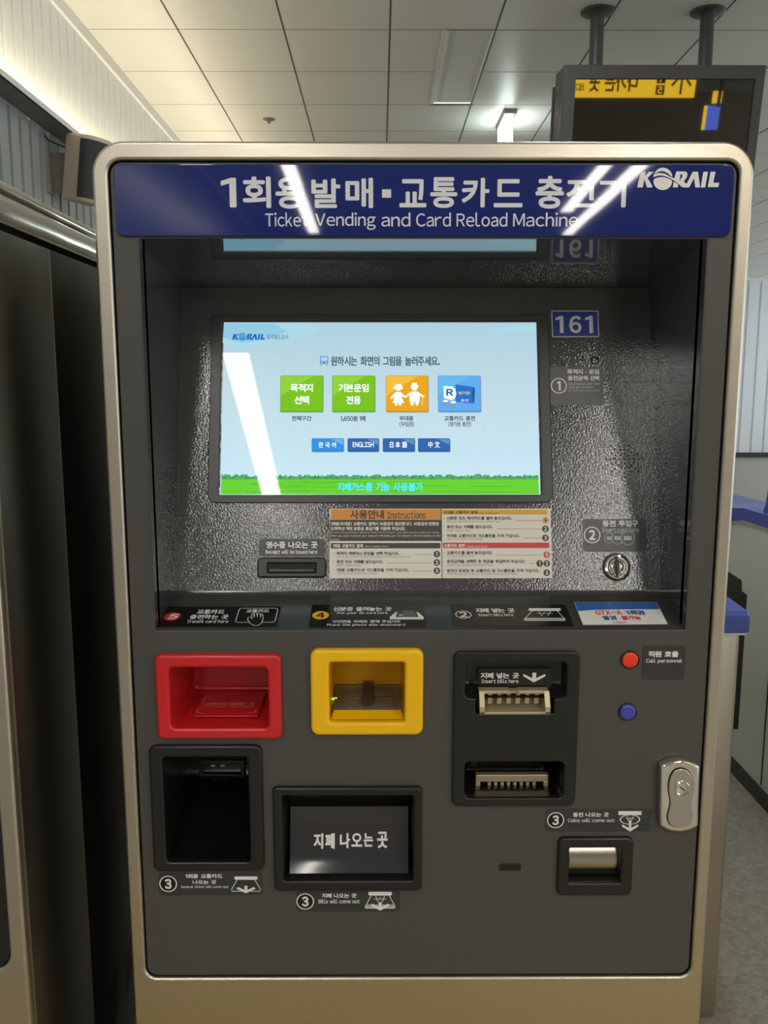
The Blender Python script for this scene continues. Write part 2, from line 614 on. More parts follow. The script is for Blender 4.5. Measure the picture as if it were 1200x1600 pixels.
b = Mesh()
b.box((XW - 0.2, YB, -0.1), (XR, YF, 0.0), M['floor'])
structure(b.build('floor'))


def ribbed(b, a, c, z0, z1, nrm, pitch, material, groove=0.030, depth=0.028):
    """Metal wall cladding with sunk vertical seams from a to c."""
    a, c = Vector(a), Vector(c)
    L = (c - a).length
    t = (c - a).normalized()
    nrm = Vector(nrm)
    prof = []
    s = 0.0
    while s < L:
        e = min(s + pitch, L)
        prof += [(s, 0), (e - groove, 0), (e - groove * 0.82, -depth), (e - groove * 0.18, -depth)]
        s = e
    prof.append((L, 0))
    vs = []
    for q, d in prof:
        p = a + t * q + nrm * d
        vs += [(p.x, p.y, z0), (p.x, p.y, z1)]
    b.raw(vs, [(2 * i, 2 * i + 2, 2 * i + 3, 2 * i + 1) for i in range(len(prof) - 1)], material)


b = Mesh()
ribbed(b, (XW, 0.2, 0), (XW, YF, 0), 2.70, 3.345, (1, 0, 0), 0.1145, M['wall'])
ribbed(b, (XW, 0.2, 0), (XW, YF, 0), 0, 2.70, (1, 0, 0), 0.1145, M['wall_shaded'])
b.raw([(XW, YB, 0), (XW, 0.2, 0), (XW, 0.2, 3.345), (XW, YB, 3.345)], [(0, 1, 2, 3)], M['wall_shaded'])  # unseen stretch, coloured darker so the banner mirrors less haze
structure(b.build('wall_left'))
b = Mesh()
ribbed(b, (XW, YF, 0), (XR, YF, 0), 0, CEIL, (0, -1, 0), 0.24, M['wall_far'], groove=0.05, depth=0.03)
structure(b.build('wall_back'))
b = Mesh()
b.box((XW, YF - 0.06, 0), (XR, YF, 0.09), M['gate_black'])
structure(b.build('baseboard_back'))
b = Mesh()
b.raw([(XW, YB, 0), (XR, YB, 0), (XR, YB, CEIL), (XW, YB, CEIL)], [(0, 1, 2, 3)], mat('warm_stone_wall', rgb(186, 172, 148), 0.5))
structure(b.build('wall_front'))
b = Mesh()
b.box((XW, YB, 3.335), (XW + 0.018, YF, CEIL), M['trim_white'])
structure(b.build('trim_1'))
# ledge that hides the warm strip washing the upper wall
b = Mesh()
b.box((XW, 0.2, 2.694), (-1.505, YF, 2.704), M['ledge'])
b.box((-1.512, 0.2, 2.694), (-1.50, YF, 2.718), M['trim_white'])
structure(b.build('trim_2'))
b = Mesh()
b.box((-1.575, 0.25, 2.706), (-1.545, YF - 0.1, 2.714), M['cove'])
tag(b.build('cove_light_strip'), 'warm strip light lying hidden on the grey ledge of the ribbed wall', 'light strip')
# raised yellow guiding blocks in front of the machines
b = Mesh()
for i in range(8):
    x = -1.2 + 0.3 * i
    for j in range(3):
        y = -0.52 - 0.3 * j
        b.box((x + 0.002, y + 0.001, 0.0), (x + 0.298, y + 0.299, 0.006), M['tactile'])
        for k in range(4):
            b.box((x + 0.03, y + 0.03 + k * 0.07, 0.006), (x + 0.27, y + 0.06 + k * 0.07, 0.011), M['tactile'])
structure(b.build('trim_3'))


# ================================================================== CEILING STRIP LIGHTS (seen only as reflections on the machine; unseen fill strips added)
def strip_light(a, c, wd, label, material):
    a, c = Vector((a[0], a[1], CEIL)), Vector((c[0], c[1], CEIL))
    t = (c - a).normalized()
    s = Vector((t.y, -t.x, 0))
    e = empty('ceiling_light', (a + c) / 2, label, 'ceiling light', 'ceiling strip lights')

    def bar(lo, hi, z0, z1, m, name):
        bb = Mesh()
        p = [a + s * lo, a + s * hi, c + s * hi, c + s * lo]
        vs = [(q.x, q.y, z0) for q in p] + [(q.x, q.y, z1) for q in p]
        bb.raw(vs, [(0, 3, 2, 1), (4, 5, 6, 7), (0, 1, 5, 4), (1, 2, 6, 5), (2, 3, 7, 6), (3, 0, 4, 7)], m)
        bb.build(name, e)
    bar(-wd / 2, wd / 2, CEIL - 0.022, CEIL - 0.012, material, 'diffuser')
    bar(-wd / 2 - 0.012, wd / 2 + 0.012, CEIL - 0.011, CEIL - 0.001, M['trim_white'], 'housing')


strip_light((-0.74, -1.5), (-0.86, -10.5), 0.125, 'long strip light behind the viewer, left of the aisle', M['strip'])
strip_light((1.42, -1.6), (1.85, -6.3), 0.125, 'strip light behind the viewer, nearest one on the right side', M['strip'])
strip_light((2.0, -6.85), (2.11, -9.05), 0.125, 'strip light behind the viewer, short far one on the right side', M['strip'])
strip_light((2.25, -5.0), (2.46, -10.6), 0.125, 'long strip light behind the viewer, outermost on the right side', M['strip'])
strip_light((0.72, 0.6), (0.72, 3.2), 0.2, 'added unseen fill strip above the fare gates', M['fill_strip'])  # unseen fill, added to light the gates
strip_light((5.6, -1.0), (5.6, 5.0), 0.14, 'added unseen cool fill strip far beyond the fare gates, nearer one', M['fill_strip'])  # this and the next are unseen, added as ambient fill
strip_light((7.6, 4.0), (7.6, 12.5), 0.14, 'added unseen cool fill strip far beyond the fare gates, farther one', M['fill_strip'])

# ================================================================== TICKET MACHINE
X0, X1, ZT = -0.3245, 0.4225, 1.764
IX0, IX1, IZ0, IZ1 = -0.3065, 0.4062, 0.727, 1.7435
tm = empty('ticket_machine', ((X0 + X1) / 2, 0.25, 0), 'charcoal ticket vending machine with steel frame, blue banner and lit touch screen', 'ticket machine')

b = Mesh(FACE)
b.shape([rrect(X0, 0.0, X1, ZT, (0.002, 0.002, 0.036, 0.036), 10), rrect(IX0, IZ0, IX1, IZ1, 0.015, 8)], -0.022, 0.004, M['steel'], 0.0035, 4)
b.build('steel_frame', tm, 0.7)

b = Mesh()
o0 = rrect(X0 + 0.001, 0.0, X1 - 0.001, ZT - 0.001, (0.001, 0.001, 0.036, 0.036), 8)
b.loft([[Vector((p[0], y, p[1])) for p in o0] for y in (0.0222, 0.50)], M['steel_dark'], False, True)
b.build('cabinet_body', tm, 0.7)

# openings in the dark front door
REC = (-0.2748, 1.1958, 0.3745, 1.6588)
R_RED, R_YEL, R_BILL = (246, 1020, 441, 1151), (486, 1012, 661, 1145), (707, 1016, 901, 1256)
R_CARD, R_OUT, R_COIN = (238, 1162, 412, 1358), (428, 1227, 659, 1388), (870, 1306, 987, 1396)


def inset(r, d):
    return (r[0] + d, r[1] + d, r[2] - d, r[3] - d)


holes = [rrect(*REC, 0.001, 2)]
for r in (R_RED, R_YEL, R_BILL, R_CARD, R_OUT, R_COIN):
    holes.append(rrect(*inset(FACE.rect(r), 0.007), 0.003, 3))
b = Mesh(FACE)
b.shape([rrect(IX0 + 0.0015, IZ0 + 0.0015, IX1 - 0.0015, IZ1 - 0.0015, 0.014, 8)] + holes, -0.004, 0.0, M['face'], 0.0012, 2)
b.build('front_door', tm, 0.6)

# dark gap between door and frame is real: a back plate behind it
b = Mesh(FACE)
b.shape([rrect(X0 + 0.01, IZ0 - 0.01, X1 - 0.01, IZ1 + 0.01, 0.014, 6)] + holes, -0.021, -0.012, M['void'])
b.build('door_backing', tm)

# ---- recess: side panels, canopy, control panel, ledge
CY, CZ = 0.209, 1.626          # crease under the canopy
LY, LZ = 0.0919, 1.218            # bend between control panel and ledge
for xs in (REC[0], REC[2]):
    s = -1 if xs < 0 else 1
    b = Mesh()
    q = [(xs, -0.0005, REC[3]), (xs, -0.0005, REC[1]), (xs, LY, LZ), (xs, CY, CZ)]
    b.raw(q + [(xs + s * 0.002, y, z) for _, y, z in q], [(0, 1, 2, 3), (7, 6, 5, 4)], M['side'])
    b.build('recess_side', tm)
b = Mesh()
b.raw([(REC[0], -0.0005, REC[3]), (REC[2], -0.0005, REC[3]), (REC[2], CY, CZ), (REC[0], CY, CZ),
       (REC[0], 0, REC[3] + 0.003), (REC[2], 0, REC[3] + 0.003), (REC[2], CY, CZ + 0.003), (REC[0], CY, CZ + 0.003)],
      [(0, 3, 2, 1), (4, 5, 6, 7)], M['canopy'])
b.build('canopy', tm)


def pan(y, z):
    """Height along the control panel of a point on it."""
    return (Vector((0, y, z)) - PANEL.o).dot(PANEL.v)


vt, vb = pan(CY, CZ), pan(LY, LZ)
b = Mesh(PANEL)
b.shape([rrect(REC[0], vb, REC[2], vt, 0.0)], -0.004, 0.0, M['panel'])
b.build('control_panel', tm)
b = Mesh(LEDGE)
ll = math.hypot(0.0919, 0.022)
vs, n = [], 8
prof = [(0.0, -0.004), (0.0005, -0.0008), (0.002, 0.0), (ll - 0.006, 0.0), (ll - 0.002, 0.0014), (ll + 0.001, 0.005)]
for q, h in prof:
    vs += [(REC[0], q, h), (REC[2], q, h)]
b.loc(vs, [(2 * i, 2 * i + 1, 2 * i + 3, 2 * i + 2) for i in range(len(prof) - 1)], M['ledge_paint'])
b.build('ledge', tm, 0.9)

# ---- blue banner
rb = FACE.rect((181, 258, 1143, 370))
b = Mesh(FACE)
b.shape([rrect(*rb, (0.008, 0.008, 0.010, 0.010), 6)], 0.0, 0.0035, M['blue'], 0.0007, 2)
banner = b.build('banner', tm, 0.5)
b = Mesh(FACE)
H = 0.0037
for s, x0, y0, x1, y1 in (('1', 346, 279, 370, 325), ('회', 380, 277, 424, 326), ('용', 431, 278, 476, 327), ('발', 487, 280, 532, 326),
                          ('매', 540, 279, 583, 326), ('교', 624, 281, 666, 325), ('통', 672, 278, 714, 326),
                          ('카', 721, 279, 764, 325), ('드', 771, 281, 816, 325), ('충', 836, 276, 880, 327), ('전', 884, 279, 928, 325), ('기', 933, 279, 977, 325)):
    b.text(s, (x0, y0, x1, y1), M['banner_print'], H, 0.030, fw=(s == '1'))
u0, v0, u1, v1 = FACE.rect((597, 297, 611, 310))
b.poly([(u0, v0), (u1, v0), (u1, v1), (u0, v1)], M['banner_print'], H)
b.build('korean_title', banner)
b = Mesh(FACE)
for s, x0, x1, y0, y1 in (('Ticket', 415, 483, 333, 355), ('Vending', 493, 587, 333, 360), ('and', 596, 641, 333, 355), ('Card', 650, 704, 333, 355),
                          ('Reload', 713, 792, 333, 355), ('Machine', 801, 902, 333, 355)):
    b.text(s, (x0, y0, x1, y1), M['banner_print'], H, 0.006)
b.build('english_title', banner)
b = Mesh(FACE)
logo(b, (994, 263, 1122, 298), M['white_print'], H)
b.build('railway_logo', banner)

# ---- touch screen
b = Mesh(PANEL)
sc_r = PANEL.rect((347, 504, 841, 773))
bz_r = PANEL.rect((328, 492, 860, 786))
b.shape([rrect(*bz_r, (0.012, 0.012, 0.004, 0.004), 6), rrect(sc_r[0] - 0.002, sc_r[1] - 0.001, sc_r[2] + 0.002, sc_r[3] + 0.003, 0.0015, 2)], 0.0001, 0.0028, M['bezel'], 0.0012, 2)
bezel = b.build('screen_bezel', tm, 0.6)


def screen_mat(name, c, k=1.0):
    return glow(name, rgb(*c), SCREEN * k, 0.015)


mb = screen_mat('screen_sky', (195, 222, 238))
nt = mb.node_tree
tc = nt.nodes.new('ShaderNodeTexCoord')
sp = nt.nodes.new('ShaderNodeSeparateXYZ')
cr = nt.nodes.new('ShaderNodeValToRGB')
nt.links.new(tc.outputs['Generated'], sp.inputs[0])
nt.links.new(sp.outputs['Z'], cr.inputs['Fac'])
nt.links.new(cr.outputs['Color'], nt.nodes['Principled BSDF'].inputs['Emission Color'])
cr.color_ramp.elements[0].color = rgb(206, 238, 254)
cr.color_ramp.elements[1].color = rgb(176, 214, 228)
e = cr.color_ramp.elements.new(0.45)
e.color = rgb(200, 228, 240)
e = cr.color_ramp.elements.new(0.8)
e.color = rgb(188, 218, 230)
b = Mesh(PANEL)
b.shape([rrect(*sc_r)], -0.0005, 0.0006, mb)
screen = b.build('touch_screen', tm)
S1, S2, S3, S4 = 0.0008, 0.0010, 0.0012, 0.0014
sm = {k: screen_mat('screen_' + k, c, f) for k, (c, f) in dict(
    cloud=((150, 208, 232), 1.0), cloud2=((176, 222, 236), 1.0), bush=((92, 186, 104), 0.9), bush2=((60, 160, 84), 0.9), grass=((106, 214, 50), 1.0), grass2=((78, 190, 40), 1.0),
    green=((124, 200, 24), 1.0), green2=((86, 176, 18), 1.0), green3=((150, 214, 60), 1.0), orange=((240, 170, 20), 1.0), orange2=((222, 134, 16), 1.0), orange3=((248, 196, 60), 1.0),
    sky=((98, 176, 244), 1.0), sky2=((70, 150, 232), 1.0), navy=((46, 104, 182), 1.0), navy2=((34, 84, 152), 1.0), navy3=((96, 150, 206), 1.0), azure=((48, 150, 230), 1.0), azure2=((30, 128, 214), 1.0),
    azure3=((104, 190, 244), 1.0), ink=((62, 84, 104), 0.9), white=((244, 250, 252), 1.15), logo=((24, 104, 190), 1.0), logo2=((70, 150, 216), 1.0), grey=((130, 160, 178), 1.0), cyan=((80, 236, 250), 1.1),
    card=((38, 116, 206), 1.0), gold=((236, 214, 90), 1.0), shade=((150, 186, 206), 1.0)).items()}

b = Mesh(PANEL)
pts = [(350, 506)]
for x, y in ((476, 506), (500, 512), (486, 524), (452, 535), (420, 538), (395, 541), (372, 545), (348, 536)):
    pts.append((x, y))
b.ppoly(pts, sm['cloud2'], S1)
b.ppoly([(350, 506), (430, 506), (448, 518), (420, 530), (380, 536), (349, 528)], sm['cloud'], S1 + 0.0001)
b.build('cloud_picture', screen)
b = Mesh(PANEL)
b.ppoly([(836, 507), (790, 510), (756, 518), (770, 524), (810, 520), (836, 516)], sm['cloud2'], S1)
b.build('cloud_picture', screen)
b = Mesh(PANEL)
b.ppoly([(346, 748), (841, 748), (842.5, 772.5), (345, 772.5)], sm['grass'], S1)
for k in range(26):
    y = random.uniform(752, 771)
    x = random.uniform(350, 760)
    b.ppoly([(x, y), (x + random.uniform(30, 80), y), (x + random.uniform(30, 70), y + 0.8), (x, y + 0.8)], sm['grass2'], S2)
up, lo = [], []
x = 346.0
while x < 841:
    up.append((x, 744 + random.uniform(-3.5, 1.5)))
    x += random.uniform(1.6, 4)
up.append((841, 744))
b.ppoly(up + [(841.5, 749.5), (346, 749.5)], sm['bush'], S2)
for k in range(150):
    x = random.uniform(348, 838)
    y = random.uniform(744, 748)
    b.ppoly([(x, y), (x + 2, y - 1.5), (x + 4, y), (x + 2, y + 1.4)], sm['bush2'], S3)
b.build('grass_picture', screen)
b = Mesh(PANEL)
logo(b, (363, 520, 414, 533), sm['logo'], S3, sm['logo2'])
b.text('한국철도공사', (417, 523, 451, 531), sm['grey'], S3, 0.03)
b.build('railway_logo', screen)
b = Mesh(PANEL)
b.text('원하시는 화면의 그림을 눌러주세요.', (517, 557, 687, 572), sm['ink'], S3, 0.02)
u0, v0, u1, v1 = PANEL.rect((500, 557, 513, 569))
b.shape([rrect(u0, v0, u1, v1, 0.0016, 4), rrect(u0 + 0.0012, v0 + 0.004, u1 - 0.0012, v1 - 0.0012, 0.0008, 3)], S3, S3 + 0.00005, sm['logo2'])
for dx in (503.2, 509.6):
    b.poly(circ(*PANEL.uv(dx, 566.8), 0.0008, 12), sm['white'], S4)
for a, c in (((503, 569), (501.5, 573)), ((510, 569), (511.6, 573))):
    b.pstroke([a, c], 0.0009, sm['logo2'], S3)
b.build('prompt_text', screen)


def tile(r, base, dark, light, name):
    b = Mesh(PANEL)
    u0, v0, u1, v1 = PANEL.rect(r)
    b.poly(rrect(u0 + 0.0006, v0 - 0.0012, u1 + 0.001, v1 - 0.001, 0.002), sm['shade'], S1)
    b.poly(rrect(u0, v0, u1, v1, 0.0016), dark, S1 + 0.0001)
    d = 0.0011
    b.poly(rrect(u0 + d * 0.4, v0 + d * 1.3, u1 - d * 0.8, v1 - d * 0.4, 0.0012), base, S2)
    w_, h_ = u1 - u0, v1 - v0
    b.poly([(u0 + d, v1 - 0.55 * h_), (u0 + 0.75 * w_, v1 - d), (u0 + d, v1 - d)], light, S2 + 0.0001)
    return b


b = tile((438, 587, 505, 644), sm['green'], sm['green2'], sm['green3'], 'menu')
b.text('목적지', (454, 600, 489, 613), sm['white'], S4, 0.03)
b.text('선택', (460, 619, 483, 632), sm['white'], S4, 0.03)
b.text('전체구간', (456, 650, 487, 658), sm['ink'], S4, 0.03)
b.build('destination_tile', screen)
b = tile((519, 587, 586, 644), sm['green'], sm['green2'], sm['green3'], 'menu')
b.text('기본운임', (529, 600, 576, 613), sm['white'], S4, 0.03)
b.text('전용', (541, 619, 564, 632), sm['white'], S4, 0.03)
b.text('1,650원 1매', (532, 650, 571, 659), sm['ink'], S4, 0.03)
b.build('base_fare_tile', screen)
b = tile((603, 587, 669, 644), sm['orange'], sm['orange2'], sm['orange3'], 'menu')
# elderly couple holding hands
b.poly(circ(*PANEL.uv(622.5, 606.5), 0.0042, 20), sm['white'], S4)
b.ppoly([(615, 607), (617, 603), (621, 600.5), (625, 600.5), (628.5, 603.5), (629.5, 607), (630, 608), (615, 608)], sm['white'], S4)
b.ppoly([(618, 613), (626.5, 613), (631, 618), (635, 620), (634, 622), (627, 619), (631.5, 630), (627, 630), (627, 634), (623.5, 634), (623, 630), (621, 630), (620.5, 634), (617.5, 634), (617, 630), (613.5, 630), (616.5, 620), (611.5, 624), (609.8, 622.5), (614, 617)], sm['white'], S4)
b.poly(circ(*PANEL.uv(647.5, 605.5), 0.0046, 20), sm['white'], S4)
b.ppoly([(641.5, 603), (643.5, 602), (643.8, 598.5), (651, 598.5), (651.5, 602), (653.8, 603), (653.8, 604.5), (641.5, 604.5)], sm['white'], S4)
b.ppoly([(643, 612), (652, 612), (658, 616), (663.5, 619.5), (662, 621.5), (656, 618.5), (655.5, 625), (654.5, 630), (653, 634), (649.8, 634), (648, 626), (645.8, 634), (642.5, 634), (640.5, 629), (640, 624), (639.5, 618), (635, 621), (633.8, 619.5), (638.5, 615)], sm['white'], S4)
b.pstroke([(660.3, 621), (659.6, 633.5)], 0.0005, sm['white'], S4)
b.text('우대용', (624, 650, 646, 658), sm['ink'], S4, 0.03)
b.text('(무임권)', (624, 659, 647, 667), sm['ink'], S4, 0.02)
b.build('senior_tile', screen)
b = tile((684, 587, 751, 644), sm['sky'], sm['navy3'], sm['azure3'], 'menu')
b.ppoly([(712, 601), (740, 605), (740, 631), (712, 628)], sm['card'], S3)
b.ppoly([(740, 605), (742, 607), (738, 611), (738, 626), (741, 629), (740, 631)], sm['navy2'], S4)
b.text('정기권', (716, 612, 734, 617), sm['gold'], S4, 0.02)
b.text('충전', (720, 624, 732, 628), sm['white'], S4)
b.ppoly([(693, 604), (706, 604), (711, 608), (713, 615), (711, 622), (706, 626), (693, 622)], sm['white'], S4)
b.text('R', (697, 608, 708, 619), sm['logo'], S4 + 0.0001, 0.06)
for cx, cy in ((696, 630), (708, 632)):
    for k in range(3):
        b.poly(circ(*PANEL.uv(cx, cy - 3 * k + 3), 0.0038, 20, 0.0016), sm['grey'] if k < 2 else sm['white'], S4 + 0.0002 + k * 0.00005)
b.text('교통카드 충전', (694, 650, 742, 658), sm['ink'], S4, 0.03)
b.text('(정기권 충전)', (700, 659, 736, 667), sm['ink'], S4, 0.02)
b.build('card_reload_tile', screen)
for r, s, t, nm in (((487, 685, 537, 706), '한 국 어', (498, 691, 525, 700), 'azure'), ((543, 685, 592, 706), 'ENGLISH', (551, 691, 584, 699), 'navy'),
                    ((598, 685, 648, 706), '日 本 語', (609, 690, 636, 700), 'navy'), ((653, 685, 703, 706), '中 文', (669, 690, 687, 700), 'navy')):
    b = tile(r, sm[nm], sm[nm + '2'], sm[nm], 'menu')
    u0, v0, u1, v1 = PANEL.rect(r)
    b.poly([(u0 + 0.62 * (u1 - u0), v1 - 0.0012), (u1 - 0.001, v0 + 0.5 * (v1 - v0)), (u1 - 0.001, v1 - 0.0012)], sm[nm + '3'], S2 + 0.0002)
    b.text(s, t, sm['white'], S4, 0.02)
    b.build('language_tile', screen)
b = Mesh(PANEL)
b.text('지폐거스름 기능 사용불가', (527, 754, 661, 768), sm['cyan'], S4, 0.03)
b.build('status_text', screen)

# ---- number placard, camera eye, labels on the control panel
b = Mesh(PANEL)
u0, v0, u1, v1 = PANEL.rect((862, 486, 935, 527))
b.shape([rrect(u0, v0, u1, v1, 0.0012, 3)], 0.0001, 0.0012, M['white_print'])
b.poly(rrect(u0 + 0.001, v0 + 0.001, u1 - 0.001, v1 - 0.001, 0.0006), M['blue_tag'], 0.0013)
pl = b.build('number_placard', tm)
b = Mesh(PANEL)
for s, x0, x1 in (('1', 868, 880), ('6', 889, 908), ('1', 914, 926)):
    b.text(s, (x0, 494, x1, 521), M['white_print'], 0.0015, 0.035, fw=True)
b.build('lettering', pl)

b = Mesh()
u, v = PANEL.uv(929, 563)
b.lathe(PANEL, u, v, [(0.0055, 0.0), (0.0055, 0.0012), (0.0046, 0.0016), (0.0042, 0.0010), (0.0036, -0.001), (0.0001, -0.0012)], M['black_gloss'], 28)
b.build('camera_eye', tm, 0.8)


def sticker(plane, r, rad, material, name='label'):
    b = Mesh(plane)
    plate(b, r, rad, material)
    return b.build(name, tm)


TX = 0.0007
st = sticker(PANEL, (859, 573, 943, 633), 0.003, M['label_clear'], 'step_label')
b = Mesh(PANEL)
badge(b, '1', 873, 603, 12.5, M['white_print'], None, M['white_print'], TX)
b.text('목적지 · 운임', (886, 577, 936, 585), M['white_print'], TX, 0.03)
b.text('충전금액 선택', (887, 587, 936, 595), M['white_print'], TX, 0.03)
b.text('Destination and fare', (888, 597, 937, 602), M['grey_print'], TX, 0.02)
b.text('Charge amount', (888, 603, 927, 608), M['grey_print'], TX, 0.02)
b.text('of money selection', (888, 608.5, 936, 612.5), M['grey_print'], TX, 0.02)
b.build('lettering', st)
b = Mesh()
for row, xs in ((617, (884, 887, 894, 901, 903, 907, 914, 918, 926)), (627, (880, 884, 890, 893, 897, 902))):
    for x in xs:
        u, v = PANEL.uv(x, row + (x % 3) - 1)
        b.lathe(PANEL, u, v, [(0.0006, 0.0005), (0.0004, 0.0009), (0.00005, 0.001)], M['label_clear'], 8)
b.build('braille', st, 1.0)

st = sticker(PANEL, (911, 811, 1010, 862), 0.0035, M['label'], 'step_label')
b = Mesh(PANEL)
badge(b, '2', 925, 836, 13, M['white_print'], None, M['white_print'], TX)
b.text('동전 투입구', (941, 813, 997, 823), M['white_print'], TX, 0.035)
b.text('Insert coins here', (940, 824, 998, 832), M['grey_print'], TX, 0.03)
b.build('lettering', st)
b = Mesh(PANEL)
for s, x, r, k in (('50', 952, 8.5, 0), ('100', 965, 10.3, 1), ('500', 980.5, 11.3, 2)):
    u, v = PANEL.uv(x, 841)
    rr = r * 0.00083
    b.poly(circ(u, v, rr), M['label'], TX + k * 0.0001)
    b.ring(u, v, rr * 0.9, rr, M['grey_print'], TX + 0.00005 + k * 0.0001)
    hw = rr * (0.5 if k == 0 else 0.58)
    b.text(s, (u - hw, v - rr * 0.3, u + hw, v + rr * 0.3), M['white_print'], TX + 0.00006 + k * 0.0001, 0.05, px=False)
b.build('pictogram', st)

# speaker holes: eight long rays, eight short ones
b = Mesh(PANEL)
cu, cv = PANEL.uv(976, 717)
k_ = 0.00083
for i in range(16):
    a = math.pi * i / 8
    for r in ((8.5, 15.5, 23, 30) if i % 2 == 0 else (16, 23)):
        b.poly(circ(cu + r * k_ * math.cos(a), cv + r * k_ * math.sin(a), 0.00125, 12), M['void'], 0.0002)
b.poly(circ(cu, cv, 0.00125, 12), M['void'], 0.0002)
b.build('speaker_holes', tm)

# coin slot
u, v = PANEL.uv(963, 886)
b = Mesh()
b.lathe(PANEL, u, v, [(0.0172, 0.0), (0.0172, 0.002), (0.0160, 0.0042), (0.0140, 0.0046), (0.0130, 0.0034), (0.0126, 0.0)], M['chrome'], 48)
b.lathe(PANEL, u, v, [(0.0190, 0.0001), (0.0190, 0.0006), (0.0172, 0.0008)], M['black'], 48)
coin = b.build('coin_slot', tm, 0.7)
b = Mesh(PANEL)
for s in (-1, 1):
    prof = []
    for j in range(7):
        h = -0.004 + 0.0055 * math.sin(math.pi * j / 12)
        prof.append((1 - j / 6, h))
    loops = []
    base = [(s * 0.0011, -0.0125)] + [(s * max(0.0011, 0.0127 * math.cos(math.radians(a))), 0.0127 * math.sin(math.radians(a))) for a in range(-80, 81, 10)] + [(s * 0.0011, 0.0125)]
    cx = s * 0.006
    for f, h in prof:
        loops.append([PANEL.at(u + cx + (p[0] - cx) * f, v + p[1] * f, h + 0.0035) for p in base])
    b.loft(loops, M['chrome'])
b.poly([(u - 0.0012, v - 0.0125), (u + 0.0012, v - 0.0125), (u + 0.0012, v + 0.0125), (u - 0.0012, v + 0.0125)], M['void'], 0.0002)
b.build('slot_disc', coin, 0.8)

# receipt slot and its label
st = sticker(PANEL, (405, 842, 507, 869), 0.0035, M['label'], 'receipt_label')
b = Mesh(PANEL)
b.text('영수증 나오는 곳', (416, 846, 496, 857), M['white_print'], TX, 0.035)
b.text('Receipt will be issued here', (415, 859, 496, 867), M['white_print'], TX, 0.02)
b.build('lettering', st)
r0 = PANEL.rect((403, 872, 509, 902))
r1 = PANEL.rect((418, 880, 494, 895))
b = Mesh(PANEL)
b.shape([rrect(*r0, 0.005, 5), rrect(*r1, 0.0015, 3)], 0.0002, 0.004, M['black'], 0.0014, 3)
b.shape([rrect(r0[0] - 0.001, r0[1] - 0.001, r0[2] + 0.001, r0[3] + 0.001, 0.006, 5)], 0.0001, 0.0006, M['void'])
rs = b.build('receipt_slot', tm, 0.6)
b = Mesh(PANEL)
um = (r1[1] + r1[3]) / 2
b.poly([(r1[0], r1[1]), (r1[2], r1[1]), (r1[2], r1[3]), (r1[0], r1[3])], M['void'], 0.0008)
b.shape([rrect(r1[0] + 0.002, r1[1] + 0.0004, r1[2] - 0.002, um - 0.0006, 0.0012, 3)], 0.0009, 0.0042, M['black'], 0.0010, 3)
b.build('slot_lip', rs, 0.6)

# instruction sheet
b = Mesh(PANEL)
IS = PANEL.rect((515, 795, 861.5, 903.5))
b.shape([rrect(*IS)], 0.0001, 0.0008, M['paper'])
sheet = b.build('instruction_sheet', tm)
b = Mesh(PANEL)
P1, P2, P3 = 0.0010, 0.0011, 0.0012


def prect(r, m, h, rad=0.0):
    u0, v0, u1, v1 = PANEL.rect(r)
    b.poly(rrect(u0, v0, u1, v1, rad, 3), m, h)


prect((517, 796, 689.5, 812), M['paper_orange'], P1)
prect((515.5, 812.3, 690, 845.5), M['paper_dark'], P1)
prect((689.4, 795, 690.6, 904), M['paper_dark'], P2)
prect((517, 848.5, 688, 857), M['paper_dark'], P1, 0.001)
prect((691, 796.5, 855, 804), M['paper_yellow'], P1)
prect((692, 848, 858, 856.5), M['paper_red'], P1, 0.001)
b.text('사용안내', (547, 797, 600, 811), M['paper_ink'], P3, 0.035)
b.text('Instructions', (605, 799, 665, 810.5), M['paper_ink'], P3, 0.015)
wp = M['paper']
b.text('1회용(우대용) 교통카드 발매시 보증금이 필요합니다. 보증금의 반환은', (517, 815.5, 686, 821.5), wp, P3, 0.03)
b.text('도착하신 역의 보증금 환급기를 이용해 주십시오.', (517, 823, 634, 829), wp, P3, 0.03)
b.text('In case you purchase a general ticket (free ticket) , you need to put in deposit money.', (516.5, 830.5, 687, 834), wp, P3)
b.text('When you want to have your deposit refunded, use the deposit refund machine at the', (516.5, 835.5, 688, 839.5), wp, P3)
b.text('station.', (516, 841.5, 531, 844.5), wp, P3)
b.text('1회용 교통카드 발매', (520, 850, 567, 856), wp, P3, 0.03)
b.text('Sale of general ticket', (570, 852, 607, 856), wp, P3)
b.text('우대용 교통카드 발매', (693, 798, 746, 803.5), M['paper_ink'], P3, 0.03)
b.text('Sale of free ticket', (749, 800, 779, 803.5), M['paper_ink'], P3)
b.text('교통카드 충전', (693.5, 850, 726, 855.5), wp, P3, 0.03)
b.text('Transit card reload', (728, 852, 761, 855.5), wp, P3)
rowsL = [('목적지 역명이나 운임을 선택 하십시오.', 'Select the station of your destination or transportation fare.', 862, 624, 644, '1', 648),
         ('동전 또는 지폐를 넣으십시오.', 'Insert coins or bills.', 875, 599, 565, '2', 604),
         ('1회용 교통카드와 거스름돈을 가져 가십시오.', 'Take general ticket and change.', 888, 639, 590, '3', 644)]
for ko, en, y, xk, xe, s, xl in rowsL:
    b.text(ko, (526, y, xk, y + 5.5), M['paper_ink'], P3, 0.03)
    b.text(en, (526, y + 6.4, xe, y + 10), M['paper_thin'], P3)
    b.text('-', (520.5, y + 2.5, 522.5, y + 3.2), M['paper_ink'], P3)
    prect((xl, y + 4.2, 675, y + 4.8), M['paper_thin'], P2)
    badge(b, s, 682.5, y + 4, 5.2, None, M['paper_dark'], wp, P2)
